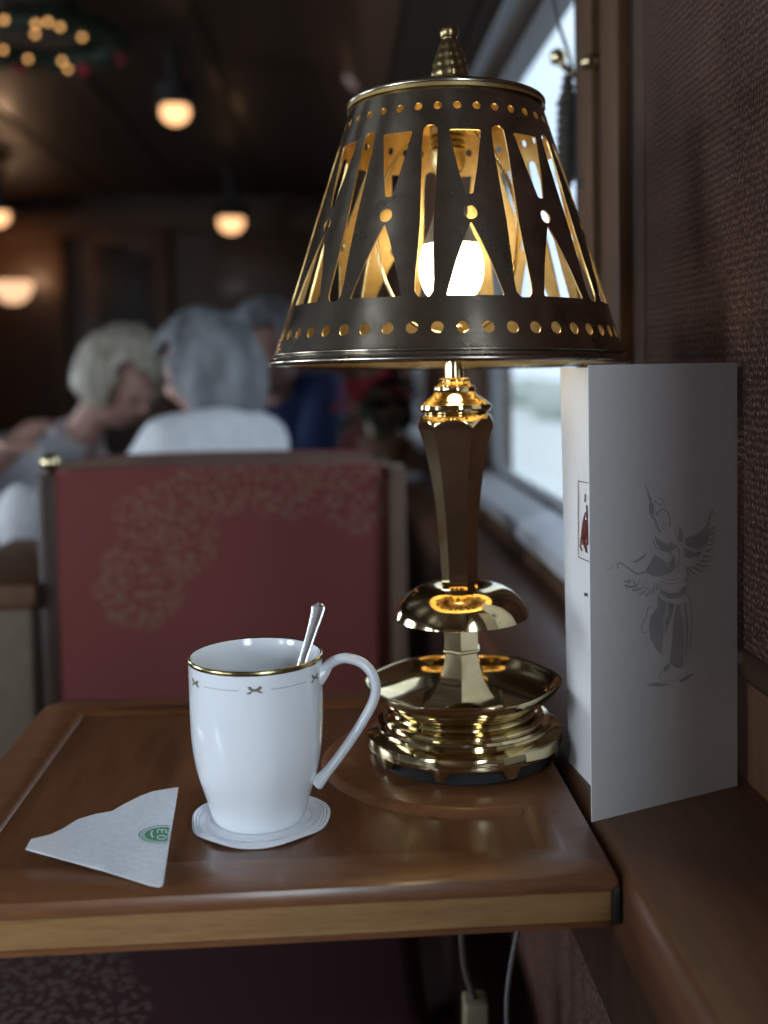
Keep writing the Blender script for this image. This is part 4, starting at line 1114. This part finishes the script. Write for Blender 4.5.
# person at the left edge, navy top, pale trousers
loc = (-1.16, 2.10, 0); rz = radians(-70)
J = seated(.12, .98, (0, .22, 1.10), armf=.20, hz=.70)
J['wri'][1] = tuple(place(loc, rz, P(8, 452, 2.2))); J['wri'][-1] = tuple(place(loc, rz, P(-12, 462, 2.05)))
for k in (-1, 1): J['sho'][k] = (k * .17, .10, .88)
J['chest'] = (0, .10, .82)
person('person in navy with pale trousers at the left edge, hand raised', loc, rz, J, hrot(0, radians(-20)), 'short', M['hair_brown'], M['navy'], M['white_cloth'], 1.0)
# white napkin on the knees of the person at the left edge
bm = bmesh.new(); a = P(18, 520, 1.98)
ball(bm, (a.x, a.y, a.z), .06, 24, 16, (.75, .8, 1.1))
for v in bm.verts: v.co += Vector((1, .6, 0)) * .012 * noise.noise(v.co * 18)
nk_ = finish(bm, 'cloth_napkin', M['white_cloth'], smooth=180)
tag(nk_, 'bunched white cloth napkin hanging at the edge of the side table, far left', 'napkin')

# ------------------------------------------------------------------ small table and poinsettia by the far window
st = empty('side_table', (.10, 2.74, 0), 'dark wooden table by the window holding the poinsettia', 'table')
bm = bmesh.new(); box(bm, (-.17, -.2, .68), (.16, .2, .71), .006); finish(bm, 'tabletop', M['darkwood'], st)
for sx in (-.14, .13):
    for sy in (-.17, .17):
        bm = bmesh.new(); box(bm, (sx - .015, sy - .015, 0), (sx + .015, sy + .015, .68), .002); finish(bm, 'leg', M['darkwood'], st)
pt = empty('potted_poinsettia', (.125, 2.80, .71), 'red poinsettia in a pot on the dark table by the window', 'plant')
bm = bmesh.new(); lathe(bm, [(0, 0), (.05, 0), (.065, .09), (.07, .092), (.07, .10), (.06, .10), (.055, .09), (0, .085)], 24); finish(bm, 'pot', M['pot'], pt)
def leaf(c, az, tilt, L, w, name, mat):
    bm = bmesh.new(); rows = []
    for k in range(6):
        t = k / 5; ww = w * sin(pi * min(.98, t * .9 + .08)) ** .8; z = -.25 * t * t * L
        rows.append([bm.verts.new((-ww, t * L, z + .15 * ww)), bm.verts.new((0, t * L, z)), bm.verts.new((ww, t * L, z + .15 * ww))])
    for A, B in zip(rows, rows[1:]):
        for i in range(2): bm.faces.new((A[i], A[i + 1], B[i + 1], B[i]))
    bm.transform(Matrix.Translation(c) @ Matrix.Rotation(az, 4, 'Z') @ Matrix.Rotation(tilt, 4, 'X'))
    o = finish(bm, name, mat, pt, smooth=60); m = o.modifiers.new('t', 'SOLIDIFY'); m.thickness = .001
for k in range(6):
    a = k * 1.047; fc = Vector((.055 * cos(a), .06 * sin(a), .20 + .05 * (k % 3)))
    bm = bmesh.new(); tube(bm, smoothpath([(0, 0, .085), (fc.x * .6, fc.y * .6, .15), fc], 4), .004, 6); finish(bm, 'stem', M['green'], pt)
    for j in range(6): leaf(fc, j * 1.05 + k, radians(random.uniform(-5, 35)), random.uniform(.08, .11), .030, 'bract', M['red_leaf'])
    for j in range(4): leaf(fc - Vector((0, 0, .04)), j * 1.57 + k * .7, radians(random.uniform(-30, 5)), random.uniform(.08, .10), .026, 'leaf', M['green'])

# ------------------------------------------------------------------ ceiling lamps, wall lamp, wreath
glow = emit('downlight_glow', (1, .52, .24), 2.2)
def spot(px, py, Y, r, label, ptop):
    a = P(px, py, Y); top = P(px - 2, ptop, Y).z
    o = empty('ceiling_spotlight', tuple(a), label, 'ceiling light', 'small round ceiling spotlights')
    H = max(.05, ZC - a.z + .004)
    bm = bmesh.new(); lathe(bm, [(0, H), (r * .7, H), (r * .7, H * .9), (r * .45, H * .85), (r * .45, .10), (r * 1.25, .08), (r * 1.45, -.002), (r * 1.35, -.004), (r * 1.1, .01), (0, .012)], 32)
    finish(bm, 'housing', M['dark_trim'], o)
    bm = bmesh.new(); ball(bm, (0, 0, -.018), r, 24, 12, (1, 1, .85)); finish(bm, 'bulb', glow, o, smooth=80)
    l = bpy.data.lights.new('spotlight_glow', 'SPOT'); l.energy = 5; l.color = (1, .6, .32); l.spot_size = radians(110); l.spot_blend = .8; l.shadow_soft_size = r
    q = bpy.data.objects.new('spotlight_glow', l); COL.objects.link(q); q.parent = o; q.location = (0, 0, -.03)
spot(175, 107, 3.95, .052, 'round ceiling spotlight, the highest and nearest of the glowing lamps', 60)
spot(231, 219, 6.2, .072, 'round ceiling spotlight between the beam and the lampshade', 190)
spot(-3, 213, 6.2, .066, 'round ceiling spotlight cut by the left edge of the picture', 190)
a = P(13, 290, 6.9)
wl = empty('wall_lamp', tuple(a), 'glowing bowl-shaped wall lamp at the left of the far bulkhead', 'wall lamp')
bm = bmesh.new(); lathe(bm, [(0, -.085), (.05, -.078), (.09, -.045), (.115, .0), (.122, .05), (.112, .05), (.105, 0), (.08, -.04), (0, -.07)], 32); finish(bm, 'bowl', emit('lamp_glass', (1, .58, .33), 1.35), wl, smooth=60)
bm = bmesh.new(); box(bm, (-.02, 0.09, -.04), (.02, .30, .02), .004); finish(bm, 'bracket', M['old_brass'], wl)
l = bpy.data.lights.new('wall_lamp_glow', 'POINT'); l.energy = 3; l.color = (1, .6, .33); l.shadow_soft_size = .06
q = bpy.data.objects.new('wall_lamp_glow', l); COL.objects.link(q); q.parent = wl; q.location = (0, -.02, .10)
a = P(359, 76, 4.0)
rl = empty('wall_light', tuple(a), 'dim pinkish frosted light high on the right, left of the lampshade top', 'wall lamp')
bm = bmesh.new(); ball(bm, (0, 0, 0), .055, 20, 12); finish(bm, 'shade', plain('frosted_pink', (.62, .42, .36), .5), rl)
bm = bmesh.new(); tube(bm, smoothpath([(0, 0, .04), (.01, 0, .10), (.03, 0, ZC - a.z - .02)], 5), .012, 10); finish(bm, 'stem', M['old_brass'], rl)

wc = P(42, 40, 3.45)
wr_ = empty('garland_wreath', tuple(wc), 'dark green garland ring with tiny warm lights hung from the ceiling, top left', 'wreath')
bm = bmesh.new(); rng = []
for k in range(1500):
    a = random.random() * 2 * pi; b = random.random() * 2 * pi; R = .23; r = .045 * sqrt(random.random())
    c = Vector(((R + r * cos(b)) * cos(a), (R + r * cos(b)) * sin(a) * .9, r * sin(b)))
    d = Vector((random.gauss(0, 1), random.gauss(0, 1), random.gauss(0, 1))).normalized(); s_ = d.cross(Vector((0, 0, 1))).normalized() * .005
    bm.faces.new([bm.verts.new(c - s_), bm.verts.new(c + s_), bm.verts.new(c + d * .045)])
g = finish(bm, 'needles', M['green'], wr_, smooth=0); g['kind'] = 'stuff'
bm = bmesh.new(); tube(bm, [(.23 * cos(t * pi / 24), .207 * sin(t * pi / 24), 0) for t in range(49)], .03, 10); finish(bm, 'ring', M['green'], wr_)
bm = bmesh.new(); lathe(bm, [(0, .0), (.10, .0), (.12, .02), (.12, ZC - wc.z + .003), (0, ZC - wc.z + .003)], 32); finish(bm, 'ceiling_plate', M['grey_trim'], wr_)
bm = bmesh.new()
for k in range(4):
    a = k * pi / 2 + .4; tube(bm, [(.11 * cos(a), .11 * sin(a), .03), (.23 * cos(a), .207 * sin(a), .01)], .004, 6)
finish(bm, 'hanger', M['darkmetal'], wr_)
fairy = emit('fairy_glow', (1, .50, .16), 2.4)
for (px, py) in ((36, 24), (48, 22), (4, 20), (82, 37), (35, 34), (3, 50), (28, 59), (62, 61), (68, 69), (60, 27)):
    d = ray(px, py); zz = wc.z - .035 - random.random() * .012; t = (zz - EYE) / d.z
    p = Vector((d.x * t, d.y * t, zz)) - wc
    bm = bmesh.new(); ball(bm, p, .0075, 10, 8); finish(bm, 'fairy_light', fairy, wr_)
    bm = bmesh.new(); tube(bm, [p + Vector((0, 0, .004)), p + Vector((0, 0, .036))], .002, 6); finish(bm, 'wire', M['green'], wr_)
for k in range(4):
    bm = bmesh.new(); a = .3 + k * .9; ball(bm, (.24 * cos(a), .21 * sin(a), -.035), .02, 14, 10); finish(bm, 'red_bauble', M['red_leaf'], wr_)
